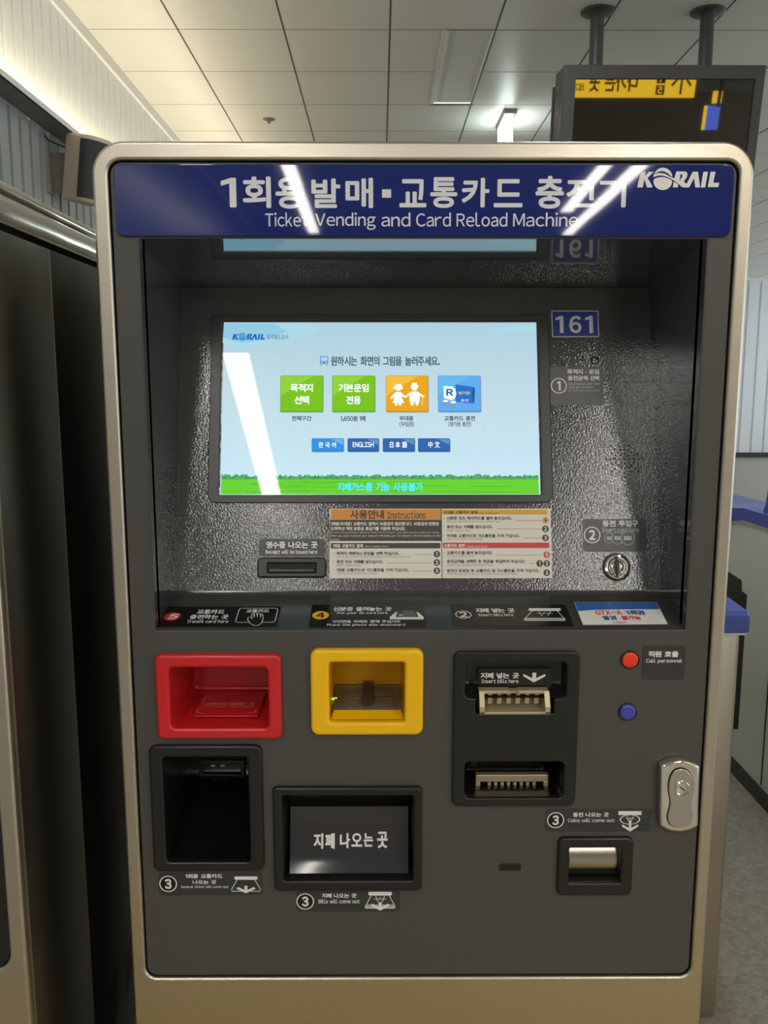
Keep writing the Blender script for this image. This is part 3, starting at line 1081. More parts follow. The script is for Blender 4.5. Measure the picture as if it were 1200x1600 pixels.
rowsR = [('신분증 또는 복지카드를 올려 놓으십시오.', 'Put your identification card or welfare card.', 807, 800, 783, '4', 806, 'paper_yellow', 'paper_ink'),
         ('동전 또는 지폐를 넣으십시오.', 'Insert coins or bills.', 820.5, 770, 736, '2', 776, 'paper_dark', 'paper'),
         ('우대용 교통카드와 거스름돈을 가져 가십시오.', 'Take free ticket and change.', 834.5, 812, 755, '3', 817, 'paper_dark', 'paper'),
         ('교통카드를 올려 놓으십시오.', 'Put your transit card.', 861, 770, 740, '5', 776, 'paper_red', 'paper'),
         ('충전금액을 선택한 후 현금을 투입하여 주십시오.', 'Select the amount and insert cash.', 874.5, 821, 770, '2', 827, 'paper_dark', 'paper'),
         ('충전이 완료된 후 교통카드 및 거스름돈을 가져 가십시오.', 'When the reload is complete, take the transit card and change.', 889, 843, 809, '3', 846, 'paper_dark', 'paper')]
for ko, en, y, xk, xe, s, xl, fc, ic in rowsR:
    b.text(ko, (698, y, xk, y + 5.5), M['paper_ink'], P3, 0.03)
    b.text(en, (698, y + 6.4, xe, y + 10), M['paper_thin'], P3)
    b.text('-', (692.5, y + 2.5, 694.5, y + 3.2), M['paper_ink'], P3)
    xend = 846 if y != 874.5 else 836
    if xl < xend:
        prect((xl, y + 6, xend, y + 6.6), M['paper_thin'], P2)
    xb = 852 if y < 850 else 854
    badge(b, s, xb, y + 6, 5.2, None, M[fc], M[ic], P2)
    if y == 874.5:
        badge(b, '1', 843, y + 6, 5.2, None, M['paper_dark'], wp, P2)
b.build('printing', sheet)

# ---- labels on the sloping ledge
st = sticker(LEDGE, (247, 948, 436, 980), 0.004, M['label_black'], 'card_reload_label')
b = Mesh(LEDGE)
u, v = LEDGE.uv(269, 964)
b.poly(circ(u, v, 0.0105), M['badge_red'], TX)
b.text('5', (u - 0.006, v - 0.0065, u + 0.0065, v + 0.0065), M['white_print'], TX + 0.0001, 0.05, px=False, fw=True, skew=0.25)
b.text('교통카드', (308, 953, 351, 960), M['white_print'], TX, 0.03)
b.text('충전하는 곳', (297, 961, 357, 968), M['white_print'], TX, 0.03)
b.text('Transit card here', (292, 969, 357, 974), M['white_print'], TX, 0.015)
b.build('lettering', st)
b = Mesh(LEDGE)
u0, v0, u1, v1 = LEDGE.rect((371, 951, 432, 973))
b.stroke(rrect(u0, v0, u1, v1, 0.004, 4), 0.0009, M['white_print'], TX, True)
b.text('교통카드', (385, 952.5, 421, 958), M['white_print'], TX, 0.03)
hand = [(388, 965), (387, 969), (390, 974), (396, 978), (404, 978), (409, 974), (411, 968), (411, 961.5), (409.5, 960), (408, 961.5), (407.5, 966), (406.5, 959.5), (404.5, 958), (403, 959.5), (402.5, 965),
        (401, 958.5), (399, 957.5), (397.5, 959), (397.5, 965.5), (396, 960), (394, 959.5), (393, 961), (394, 968), (391, 965)]
b.ppoly(hand, M['label_black'], TX + 0.0001)
b.pstroke(hand, 0.0009, M['white_print'], TX + 0.0002, True)
b.build('pictogram', st)

st = sticker(LEDGE, (485, 945, 664, 981), 0.004, M['label_black'], 'identity_card_label')
b = Mesh(LEDGE)
u, v = LEDGE.uv(501, 962)
b.poly(circ(u, v, 0.0105), M['badge_yellow'], TX)
b.text('4', (u - 0.0055, v - 0.0065, u + 0.0055, v + 0.0065), M['void'], TX + 0.0001, 0.04, px=False, fw=True)
b.text('신분증 올려놓는 곳', (521, 949, 612, 955.5), M['white_print'], TX, 0.03)
b.text('Put your ID card here', (527, 956.5, 606, 961), M['white_print'], TX, 0.015)
b.text('사진면을 아래로 향해 주십시오', (519, 969.5, 626, 974), M['white_print'], TX, 0.02)
b.text('Place the photo side downward', (511, 975, 633, 979.5), M['white_print'], TX, 0.015)
b.build('lettering', st)
b = Mesh(LEDGE)
b.ppoly([(609, 965), (618, 957), (653, 957), (662, 965), (662, 968.5), (609, 968.5)], M['white_print'], TX)
b.ppoly([(618, 965), (622, 954), (649, 954), (654, 965)], M['label'], TX + 0.0001)
for k in range(6):
    b.pstroke([(631 + k * 3.6, 964.5), (630 + k * 3.2, 955)], 0.0006, M['grey_print'], TX + 0.0002)
b.poly(circ(*LEDGE.uv(626, 962), 0.0028, 16), M['grey_print'], TX + 0.0002)
b.build('pictogram', st)

st = sticker(LEDGE, (706, 945, 890, 979), 0.004, M['label_black'], 'bill_label')
b = Mesh(LEDGE)
u, v = LEDGE.uv(724, 961)
b.ring(u, v, 0.0089, 0.0102, M['white_print'], TX)
b.text('2', (u - 0.0052, v - 0.0065, u + 0.0052, v + 0.0065), M['white_print'], TX, 0.04, px=False, fw=True)
b.text('지폐 넣는 곳', (743, 951, 804, 958), M['white_print'], TX, 0.035)
b.text('Insert bills here', (747, 959, 802, 963.5), M['white_print'], TX, 0.015)
b.build('lettering', st)


def bill_icon(b, x0, y0, x1, y1, m, won=True, h=TX, arrow=True, base=True):
    """Bill leaving or entering a slot: bar, trapezoid sheet, won sign, arrow."""
    def q(fx, fy):
        return (x0 + fx * (x1 - x0), y0 + fy * (y1 - y0))
    b.ppoly([q(.13, 0), q(.87, 0), q(.89, .14), q(.84, .2), q(.16, .2), q(.11, .14)], m, h)
    if base:
        b.ppoly([q(.03, .68), q(.97, .68), q(1, .84), q(.98, .9), q(.02, .9), q(0, .84)], M['grey_print'], h)
    b.pstroke([q(.22, .15), q(.02, .78), q(.03, .88), q(.97, .88), q(.98, .78), q(.78, .15)], 0.0009, m, h + 0.0001)
    if won:
        b.pstroke([q(.36, .22), q(.43, .56), q(.5, .26), q(.57, .56), q(.64, .22)], 0.0011, m, h + 0.0002)
        b.pstroke([q(.3, .38), q(.7, .38)], 0.0007, m, h + 0.0003)
    if arrow:
        b.ppoly([q(.45, .55), q(.55, .55), q(.55, .8), q(.76, .62), q(.82, .72), q(.5, 1.0), q(.18, .72), q(.24, .62), q(.45, .8)], m, h + 0.0004)


b = Mesh(LEDGE)
bill_icon(b, 818, 951, 884, 973, M['white_print'], True, TX, False)
b.build('pictogram', st)


# ---- notice sheet taped on the ledge: a thing of its own
b = Mesh(LEDGE)
q = [LEDGE.uv(*p) for p in ((911, 977), (1043, 976), (1026, 942), (897, 942))]
b.loc([(p[0], p[1], 0.0006) for p in q] + [(p[0], p[1], 0.001) for p in q], [(3, 2, 1, 0), (4, 5, 6, 7), (0, 1, 5, 4), (1, 2, 6, 5), (2, 3, 7, 6), (3, 0, 4, 7)], M['notice_white'])
b.ppoly([(897.5, 942.4), (1025.5, 942.4), (1031, 953), (955, 953.5), (930, 954), (903, 956)], M['notice_blue'], 0.0012)
notice = b.build('paper_notice')
tag(notice, 'small white and blue paper notice with red and blue writing taped on the ledge', 'notice')
b = Mesh(LEDGE)
b.text('GTX-A', (930, 955, 971, 962), M['notice_red'], 0.0014, 0.03)
b.text('1회권', (978, 955, 1007, 962), M['notice_ink'], 0.0014, 0.04)
b.text('발권', (942, 963.5, 963, 970), M['notice_ink'], 0.0014, 0.04)
b.text('불가능', (971, 963.5, 1001, 970), M['notice_red'], 0.0014, 0.04)
b.text('한국철도공사', (958, 972.5, 978, 975.5), M['notice_ink'], 0.0014)
b.build('lettering', notice)


# ---- trays in the lower door
def bezel_frame(r, ro, material, name, opening, rad=0.008, orad=0.004, h=0.006, bev=0.003):
    b = Mesh(FACE)
    lp = [rrect(*FACE.rect(r), rad, 6)]
    for op in opening:
        lp.append(rrect(*FACE.rect(op), orad, 5))
    b.shape(lp, -0.004, h, material, bev, 4)
    return b.build(name, tm, 0.6)


def tray(r, depth, material, parent, rad=0.004, name='tray', h=0.003, draft=0.0, floor_rise=0.0, bend=None):
    u0, v0, u1, v1 = FACE.rect(r)
    b = Mesh()
    front = rrect(u0, v0, u1, v1, rad, 5)
    back = rrect(u0 + draft, v0 + floor_rise, u1 - draft, v1 - draft, rad, 5)
    loops = [[FACE.at(p[0], p[1], h) for p in front]]
    rr = 0.005
    for k in range(6):
        a = math.pi / 2 * k / 5
        d = draft + rr * (1 - math.cos(a))
        lp = rrect(u0 + d, v0 + floor_rise + rr * (1 - math.cos(a)), u1 - d, v1 - d, rad, 5)
        loops.append([FACE.at(p[0], p[1], -depth + rr * (1 - math.sin(a))) for p in lp])
    b.loft(loops, material, False, True)
    return b.build(name, parent, 0.5)


# red tray for transit cards
red = bezel_frame(R_RED, None, M['red'], 'card_reader', [(268, 1040, 420, 1134)], 0.008, 0.006, 0.009, 0.004)
tray((267, 1039, 421, 1135), 0.125, M['red'], red, 0.007, 'tray')
FL = Plane((0, 0, FACE.rect((268, 1040, 420, 1134))[1] + 0.0012), (1, 0, 0), (0, 1, 0))
b = Mesh(FL)
u0, v0 = FL.uv(300, 1121)
u1, _ = FL.uv(403, 1121)
_, v1 = FL.uv(350, 1084)
b.shape([rrect(u0, v0, u1, v1, 0.002, 3)], 0.0, 0.0022, M['red'], 0.001, 2)
pad = b.build('reader_pad', red, 0.6)
b = Mesh(FL)
for pts in (((317, 1099), (319.5, 1094), (323, 1092.5), (331, 1092.5)), ((396, 1092), (407, 1092.5), (407, 1097)), ((309, 1111), (307.5, 1116), (312, 1117), (320, 1117)), ((387, 1116.5), (396, 1116.5), (399, 1115), (401, 1111))):
    b.pstroke(pts, 0.0016, M['red_print'], 0.0026)
b.text('교통카드 올리는 곳', (319, 1100.5, 397, 1104.5), M['red_print'], 0.0026, 0.04, skew=0.2)
b.text('Put your card here', (318, 1105.5, 396, 1108.5), M['red_print'], 0.0026, 0.02, skew=0.2)
b.build('lettering', pad)

# yellow tray for identity cards
yel = bezel_frame(R_YEL, None, M['yellow'], 'identity_card_reader', [(515, 1032, 632, 1125)], 0.010, 0.003, 0.009, 0.004)
tray((514, 1031, 633, 1126), 0.125, M['yellow'], yel, 0.003, 'tray')
zf = FACE.rect((515, 1032, 632, 1125))[1]
FY = Plane((0, 0, zf + 0.0046), (1, 0, 0), (0, 1, 0))
b = Mesh()
ux0, ux1 = FACE.rect((515, 1032, 632, 1125))[0] + 0.001, FACE.rect((515, 1032, 632, 1125))[2] - 0.001
b.raw([(ux0, 0.001, zf + 0.0005), (ux1, 0.001, zf + 0.0005), (ux1 - 0.003, 0.020, zf + 0.0052), (ux0 + 0.003, 0.020, zf + 0.0052)], [(0, 1, 2, 3)], M['yellow'])
b.build('front_lip', yel)
b = Mesh()
b.box((ux0 + 0.001, 0.0205, zf + 0.0005), (ux1 - 0.001, 0.118, zf + 0.0044), M['smoke'], 0.001)
b.box((ux0 + 0.012, 0.026, zf + 0.0044), (ux0 + 0.040, 0.066, zf + 0.0056), M['smoke'], 0.0004)
b.box((ux1 - 0.042, 0.026, zf + 0.0044), (ux1 - 0.012, 0.066, zf + 0.0056), M['smoke'], 0.0004)
b.box((ux0 + 0.012, 0.070, zf + 0.0044), (ux1 - 0.012, 0.110, zf + 0.0062), M['smoke'], 0.0004)
scn = b.build('scanner_bed', yel, 0.6)
b = Mesh()
xm = (FY.uv(566, 1095)[0] + FY.uv(584, 1095)[0]) / 2
prof = [(0.034, 0.0045), (0.034, 0.0095), (0.040, 0.012), (0.074, 0.012), (0.088, 0.0145), (0.100, 0.0145), (0.108, 0.0125), (0.108, 0.0045)]
loops = [[Vector((x, y, zf + z)) for y, z in prof] for x in (xm - 0.0074, xm + 0.0074)]
b.loft(loops, M['smoke2'], True, True)
b.build('card_clip', yel, 0.4)
b = Mesh()
for px in (521, 525):
    u, v = FY.uv(px, 1091)
    b.lathe(FY, u, v, [(0.0011, -0.002), (0.0009, 0.0008), (0.0001, 0.0010)], M['led'], 10)
b.build('status_light', yel, 1.0)

# black bill acceptor
a0 = FACE.rect((726, 1032, 884, 1088))
a1 = FACE.rect((743, 1086, 864, 1112))
b = Mesh(FACE)
up = rrect(*a0, 0.006, 5)
k0 = [q for q in up if q[1] <= (a0[1] + a0[3]) / 2 and q[0] < (a0[0] + a0[2]) / 2]
k1 = [q for q in up if q[1] <= (a0[1] + a0[3]) / 2 and q[0] >= (a0[0] + a0[2]) / 2]
k2 = [q for q in up if q[1] > (a0[1] + a0[3]) / 2]
slot = [(a1[0], a0[1]), (a1[0], a1[1]), (a1[2], a1[1]), (a1[2], a0[1])]
b.shape([rrect(*FACE.rect(R_BILL), 0.009, 6), k0 + slot + k1 + k2, rrect(*FACE.rect((725, 1187, 879, 1243)), 0.006, 5)], -0.004, 0.007, M['black'], 0.0022, 4)
bill = b.build('bill_acceptor', tm, 0.6)
b = Mesh()
q = [(a1[0] - 0.001, a1[1] - 0.001), (a1[2] + 0.001, a1[1] - 0.001), (a1[2] + 0.001, a0[1] + 0.002), (a1[0] - 0.001, a0[1] + 0.002)]
b.raw([(x, -0.003, z) for x, z in q] + [(x, 0.018, z) for x, z in q], [(0, 1, 5, 4), (1, 2, 6, 5), (3, 0, 4, 7), (4, 5, 6, 7)], M['black'])
b.build('mouth_pocket', bill)
tray((725, 1031, 885, 1089), 0.022, M['black'], bill, 0.006, 'upper_recess', floor_rise=0.008)
tray((724, 1186, 880, 1244), 0.070, M['black_gloss'], bill, 0.006, 'lower_recess', draft=0.008)
ub0 = FACE.rect((726, 1032, 884, 1088))
SLP = Plane((0, 0.0145, 0), (1, 0, 0), (0, 0, 1))
b = Mesh(SLP)
u0, v0, u1, v1 = SLP.rect((747, 1045, 861, 1079))
b.shape([rrect(u0, v0, u1, v1, 0.002, 3)], -0.006, 0.0, M['label_black'])
st = b.build('bill_sticker', bill)
b = Mesh(SLP)
b.text('지폐 넣는 곳', (751, 1051, 811, 1060), M['white_print'], 0.0004, 0.035)
b.text('Insert bills here', (752, 1061, 810, 1067), M['white_print'], 0.0004, 0.015)
b.ppoly([(832, 1051), (838, 1051), (837.5, 1059.5), (851, 1053), (853, 1056), (834, 1066), (817, 1056), (818, 1053), (831.5, 1059.5)], M['white_print'], 0.0004)
b.build('lettering', st)
# upper bill mouth: open metal channel that stands proud of the bezel
u0, v0, u1, v1 = FACE.rect((748, 1080, 857, 1109))
b = Mesh()
yb, yf = 0.012, -0.020
yf = -0.013
b.box((u0, -0.002, v1 - 0.0030), ((u0 + u1) / 2 - 0.005, yb, v1 + 0.0012), M['bone'], 0.0006)
b.box(((u0 + u1) / 2 + 0.005, -0.002, v1 - 0.0030), (u1, yb, v1 + 0.0012), M['bone'], 0.0006)
b.box(((u0 + u1) / 2 - 0.0055, 0.001, v1 - 0.0030), ((u0 + u1) / 2 + 0.0055, yb, v1 - 0.0004), M['bone'])
b.box((u0, yf, v0 - 0.001), (u1, yb, v0 + 0.0022), M['bone'], 0.0005)
for xa in (u0, u1 - 0.0062):
    pr = [(yb, v0), (yf, v0), (yf, v0 + 0.0085), (-0.003, v1 + 0.0008), (yb, v1 + 0.0008)]
    b.loft([[Vector((x, y, z)) for y, z in pr] for x in (xa, xa + 0.0062)], M['bone'], True, True)
mouth = b.build('bill_mouth', bill)
b = Mesh()
b.box((u0 + 0.005, yb - 0.001, v0 + 0.002), (u1 - 0.005, yb + 0.001, v1), M['bone_shaded'])
b.build('channel_back', mouth)
for k in range(6):
    x = u0 + 0.0145 + k * (u1 - u0 - 0.029) / 5
    bb = Mesh()
    bb.raw([(x - 0.0022, yb - 0.001, v1 - 0.004), (x + 0.0022, yb - 0.001, v1 - 0.004), (x + 0.0022, yb - 0.001, v0 + 0.006), (x - 0.0022, yb - 0.001, v0 + 0.006),
            (x - 0.0024, 0.001, v1 - 0.003), (x + 0.0024, 0.001, v1 - 0.003), (x + 0.0028, 0.004, v0 + 0.0065), (x - 0.0028, 0.004, v0 + 0.0065)],
           [(4, 5, 6, 7), (0, 4, 7, 3), (5, 1, 2, 6), (0, 1, 5, 4), (7, 6, 2, 3)], M['bone'])
    bb.build('guide_finger', bill)
for xx in (741, 862):
    bb = Mesh(FACE)
    u, v = FACE.uv(xx, 1074)
    bb.lathe(FACE.shifted(-0.022), u, v, [(0.0024, 0.0), (0.0022, 0.006), (0.0001, 0.0065)], M['black_gloss'], 12)
    bb.build('screw_boss', bill, 1.0)
# lower bill mouth: metal bar with a toothed lip, inside the glossy recess
DP = Plane((0, 0.030, 0), (1, 0, 0), (0, 0, 1))
u0, v0, u1, v1 = DP.rect((743, 1210, 856, 1219.5))
_, va, _, vb_ = DP.rect((752, 1220.5, 846, 1228))
b = Mesh()
b.box((u0, 0.026, v0), (u1, 0.036, v1 + 0.0012), M['bone'], 0.001)
b.box((u0, 0.027, va + 0.001), (u0 + 0.006, 0.036, v0), M['bone'], 0.0006)
b.box((u1 - 0.006, 0.027, va + 0.001), (u1, 0.036, v0), M['bone'], 0.0006)
mouth = b.build('bill_mouth', bill)
b = Mesh()
b.box((u0 + 0.006, 0.025, va - 0.0006), (u1 - 0.006, 0.037, va + 0.0010), M['bone'], 0.0004)
b.build('lower_lip', mouth)
for k in range(8):
    x = u0 + 0.018 + k * (u1 - u0 - 0.036) / 7
    bb = Mesh()
    bb.box((x - 0.0021, 0.028, va + 0.0012), (x + 0.0021, 0.037, vb_ - 0.0004), M['bone'], 0.0005)
    bb.build('guide_tooth', bill)

# card outlet
out = bezel_frame(R_CARD, None, M['black'], 'card_outlet', [(259, 1180, 390, 1343)], 0.010, 0.004, 0.007, 0.003)
u0, v0, u1, v1 = FACE.rect((258, 1179, 391, 1344))
zb = v0 + (v1 - v0) * 0.36
b = Mesh()
DB = 0.145
prof = [(0.0, v0), (0.02, v0 + 0.001), (DB - 0.034, zb - 0.014)]
for k in range(9):
    a = math.radians(-62 + 62 * k / 8)
    prof.append((DB - 0.030 + 0.030 * math.cos(a), zb + 0.014 + 0.030 * math.sin(a)))
prof += [(DB, v1), (0.0, v1)]
vs = []
for y, z in prof:
    vs += [(u0, y - 0.003, z), (u1, y - 0.003, z)]
n = len(prof)
b.raw(vs, [(2 * i, 2 * i + 1, 2 * i + 3, 2 * i + 2) for i in range(n - 1)], M['black_gloss'])
b.raw([(u0, y - 0.003, z) for y, z in prof], [tuple(range(n))], M['black'])
b.raw([(u1, y - 0.003, z) for y, z in prof], [tuple(range(n - 1, -1, -1))], M['black'])
b.build('chute', out, 0.9)
BP = Plane((0, DB - 0.004, 0), (1, 0, 0), (0, 0, 1))
b = Mesh(BP)
r = BP.rect((313, 1184, 384, 1211))
b.shape([rrect(*r, 0.002, 3), rrect(*inset(r, 0.006), 0.001, 2)], 0.0, 0.010, M['black'], 0.001, 2)
for px in (330, 345):
    q = BP.rect((px, 1190, px + 7, 1196.5))
    b.poly(rrect(*q, 0.0), M['grey_print'], 0.003)
b.raw([BP.at(r[0] + 0.004, r[1] + 0.004, 0.002), BP.at(r[2] - 0.004, r[1] + 0.004, 0.002), BP.at(r[2] - 0.004, r[1] + 0.001, 0.022), BP.at(r[0] + 0.004, r[1] + 0.001, 0.022)], [(0, 1, 2, 3)], M['black_gloss'])
b.build('card_throat', out, 0.6)

# bill outlet with its curved flap
bo = bezel_frame(R_OUT, None, M['black'], 'bill_outlet', [(443, 1240, 645, 1372)], 0.006, 0.002, 0.007, 0.003)
tray((442, 1239, 646, 1373), 0.050, M['black'], bo, 0.002, 'tray', draft=0.003)
OP = Plane((0, 0.022, 0), (1, 0, 0), (0, 0, 1))
u0, v0, u1, v1 = OP.rect((453, 1267, 638, 1357))
b = Mesh()
loops, n = [], 14
for k in range(n + 1):
    f = k / n
    z = v1 + (v0 - v1) * f
    y = 0.034 - 0.023 * f ** 1.6
    loops.append((y, z))
vs = []
for y, z in loops:
    vs += [(u0, y, z), (u1, y, z)]
b.raw(vs, [(2 * i, 2 * i + 2, 2 * i + 3, 2 * i + 1) for i in range(n)], M['flap'])
b.raw([(u0, y, z) for y, z in loops] + [(u0, 0.046, v0), (u0, 0.046, v1)], [tuple(range(n + 3))], M['flap'])
b.raw([(u1, y, z) for y, z in loops] + [(u1, 0.046, v0), (u1, 0.046, v1)], [tuple(range(n + 2, -1, -1))], M['flap'])
fl = b.build('outlet_flap', bo, 0.6)


def flap_y(z):
    f = (z - v1) / (v0 - v1)
    return 0.034 - 0.023 * f ** 1.6


FPL = Plane((0, 0.024, 0), (1, 0, 0), (0, 0, 1))
tb = Mesh(FPL)
for s, x0, x1, y0, y1 in (('지', 490, 505, 1304, 1325), ('폐', 508, 523, 1304, 1325), ('나', 531, 547, 1304, 1324), ('오', 549, 566, 1304, 1322), ('는', 568, 583, 1304, 1322), ('곳', 589, 606, 1302, 1324)):
    tb.text(s, (x0, y0, x1, y1), M['white_print'], 0.0, 0.035)
bm = bmesh.new()
bv = [bm.verts.new(q) for q in tb.v]
for f in tb.f:
    try:
        bm.faces.new([bv[k] for k in f])
    except ValueError:
        pass
za, zc = min(q.z for q in tb.v), max(q.z for q in tb.v)
for k in range(1, 12):
    bmesh.ops.bisect_plane(bm, geom=bm.verts[:] + bm.edges[:] + bm.faces[:], plane_co=(0, 0, za + (zc - za) * k / 12), plane_no=(0, 0, 1))
bm.verts.index_update()
tb.v = [Vector((q.co.x, flap_y(q.co.z) - 0.0006 + q.co.y - 0.024, q.co.z)) for q in bm.verts]
tb.f = [tuple(q.index for q in f.verts) for f in bm.faces]
tb.mi = [0] * len(tb.f)
bm.free()
tb.build('lettering', fl)

# coin outlet with steel flap
co = bezel_frame(R_COIN, None, M['black'], 'coin_outlet', [(888, 1322, 968, 1376)], 0.008, 0.0015, 0.006, 0.003)
tray((887, 1321, 969, 1377), 0.040, M['void'], co, 0.0015, 'tray')
CP = Plane((0, 0.012, 0), (1, 0, 0), (0, 0, 1))
u0, v0, u1, v1 = CP.rect((888, 1322, 966, 1366))
b = Mesh()
loops = [(0.010 + 0.02 * (f ** 0.0) * 0 - 0.010 * math.sin(math.pi * (0.15 + 0.7 * f)) + 0.006, v1 + (v0 - v1) * f) for f in [k / 10 for k in range(11)]]
loops += [(loops[-1][0] + 0.002, v0 - 0.0012), (loops[-1][0] + 0.006, v0 - 0.0005)]
vs = []
for y, z in loops:
    vs += [(u0, y, z), (u1, y, z)]
b.raw(vs, [(2 * i, 2 * i + 2, 2 * i + 3, 2 * i + 1) for i in range(len(loops) - 1)], brushed('coin_flap_steel', (0.44, 0.41, 0.35, 1), 0.22, (8, 900, 900), 0.05))
b.build('coin_flap', co, 0.8)


# ---- labels on the door
def step(r, name, badge_xy, br, lines, icon):
    st = sticker(FACE, r, 0.0045, M['label'], name)
    b = Mesh(FACE)
    badge(b, '3', *badge_xy, br, M['white_print'], M['void'], M['white_print'], TX)
    for s, rr, bold in lines:
        b.text(s, rr, M['white_print'], TX, bold)
    b.build('lettering', st)
    b = Mesh(FACE)
    icon(b)
    b.build('pictogram', st)


step((248, 1364, 411, 1398), 'card_outlet_label', (263, 1380.5), 13.8, [('1회용 교통카드', (290, 1365, 348, 1372), 0.035), ('나오는 곳', (301, 1374.5, 338, 1381), 0.035), ('General ticket will come out', (283, 1383, 357, 1387), 0.015)],
     lambda b: bill_icon(b, 361, 1369, 408, 1395, M['white_print'], False, TX, True, False))
step((463, 1390, 625, 1424), 'bill_outlet_label', (477, 1408), 13.8, [('지폐 나오는 곳', (503, 1395.5, 557, 1402.5), 0.035), ('Bills will come out', (498, 1404.5, 562, 1411), 0.02)],
     lambda b: bill_icon(b, 570, 1393, 618, 1422, M['white_print'], True, TX, True, True))


def coin_icon(b):
    m = M['white_print']
    b.ppoly([(966, 1267), (1002, 1267), (1002, 1273), (966, 1273)], m, TX)
    u, v = FACE.uv(984, 1280)
    b.ring(u, v, 0.0115, 0.0131, m, TX + 0.0001, 32, 0.52)
    b.pstroke([(979, 1275), (981.5, 1282), (984, 1276), (986.5, 1282), (989, 1275)], 0.0009, m, TX + 0.0002)
    b.pstroke([(977.5, 1278.2), (990.5, 1278.2)], 0.0006, m, TX + 0.0003)
    b.ppoly([(982, 1281), (986, 1281), (986, 1293), (996, 1287.5), (997, 1290.5), (984, 1298.5), (971, 1290.5), (972, 1287.5), (982, 1293)], m, TX + 0.0004)


step((852, 1264, 1017, 1299), 'coin_outlet_label', (868, 1281), 13.3, [('동전 나오는 곳', (895, 1269, 951, 1276), 0.035), ('Coins will come out', (887, 1278.5, 960, 1284), 0.02)], coin_icon)
st = sticker(FACE, (1003, 1009, 1070, 1062), 0.0035, M['label'], 'call_label')
b = Mesh(FACE)
b.text('직원 호출', (1013, 1017, 1060, 1026.5), M['white_print'], TX, 0.04)
b.text('Call personnel', (1009, 1029, 1066, 1036.5), M['white_print'], TX, 0.02)
b.build('lettering', st)

for nm, px, py, r, m in (('call_button', 984, 1030.5, 13.3, M['btn_red']), ('blank_button', 980.5, 1112, 13.3, M['btn_blue'])):
    u, v = FACE.uv(px, py)
    b = Mesh()
    b.lathe(FACE, u, v, [(0.0117, 0.0), (0.0117, 0.002), (0.0108, 0.0028), (0.0102, 0.0024), (0.0100, 0.001)], M['black'], 40)
    bt = b.build(nm, tm, 0.7)
    b = Mesh()
    b.lathe(FACE, u, v, [(0.0099, 0.0), (0.0099, 0.0022), (0.0092, 0.0030), (0.006, 0.0034), (0.0001, 0.0035)], m, 40)
    b.build('button_cap', bt, 0.9)

b = Mesh(FACE)
r = FACE.rect((780, 1349, 814, 1360))
b.shape([rrect(*r, 0.002, 4)], 0.0001, 0.0012, M['black'], 0.0004, 2)
sl = b.build('blank_slot', tm, 0.6)
b = Mesh(FACE)
b.poly(rrect(r[0] + 0.004, r[1] + 0.0033, r[2] - 0.004, r[3] - 0.0033), M['void'], 0.0013)
b.build('slit', sl)

# ---- key lock with swing cover
def lock_outline(d=0.0):
    pts = []
    L = [(1027, 1188), (1030, 1187)]
    cx, w2 = 1057.0, 30.0 - d
    for k in range(13):
        a = -1 + 2 * k / 12
        pts.append((cx + w2 * a, 1190 - (9 - 0.0) * (1 - a * a) + d * 0.6))
    for k in range(13):
        a = 1 - 2 * k / 12
        pts.append((cx - 1.5 + (w2) * a, 1282 + (10) * (1 - a * a) - d * 0.6))
    return [FACE.uv(*p) for p in pts]


b = Mesh(FACE)
b.shape([lock_outline()], 0.0, 0.014, M['chrome'], 0.0035, 4)
lock = b.build('key_lock', tm, 0.6)
pea = []
for (x, y) in ((1057, 1191), (1066, 1193.5), (1074, 1202), (1077.5, 1213), (1078, 1225), (1076, 1235), (1073.5, 1245), (1074, 1256), (1076, 1264), (1075, 1273), (1069, 1281), (1056, 1284),
               (1042, 1281), (1037, 1274), (1035.5, 1266), (1037.5, 1257), (1040, 1247), (1039.5, 1238), (1037.5, 1228), (1037.5, 1215), (1040.5, 1203), (1047, 1194)):
    pea.append((x, y))
# smooth the outline
sm_p = []
for i in range(len(pea)):
    p0, p1, p2, p3 = pea[i - 1], pea[i], pea[(i + 1) % len(pea)], pea[(i + 2) % len(pea)]
    for t in (0, 0.33, 0.66):
        sm_p.append(tuple(0.5 * ((2 * p1[j]) + (-p0[j] + p2[j]) * t + (2 * p0[j] - 5 * p1[j] + 4 * p2[j] - p3[j]) * t * t + (-p0[j] + 3 * p1[j] - 3 * p2[j] + p3[j]) * t ** 3) for j in (0, 1)))
pu = [FACE.uv(*p) for p in sm_p]
b = Mesh(FACE)
b.poly([((p[0] - 0.016 * 0 - 0), p[1]) for p in reversed(pu)], M['void'], 0.0142)
cxu = sum(p[0] for p in pu) / len(pu)
cvu = sum(p[1] for p in pu) / len(pu)
b.shape([[(cxu + (p[0] - cxu) * 0.95, cvu + (p[1] - cvu) * 0.97) for p in pu]], 0.0143, 0.0168, M['satin'], 0.001, 3)
cov = b.build('lock_cover', lock, 0.6)
u, v = FACE.uv(1058.5, 1222)
b = Mesh()
b.lathe(FACE, u, v, [(0.0098, 0.0166), (0.0098, 0.0185), (0.0088, 0.0195), (0.0074, 0.0190), (0.0070, 0.0180), (0.0052, 0.0182), (0.0048, 0.0188), (0.0001, 0.0190)], M['chrome'], 36)
b.P = FACE
d = 0.0042
b.line((u - d * 0.8, v + d * 0.6), (u + d * 0.8, v - d * 0.6), 0.0016, M['void'], 0.0192)
b.build('key_cylinder', lock, 0.7)

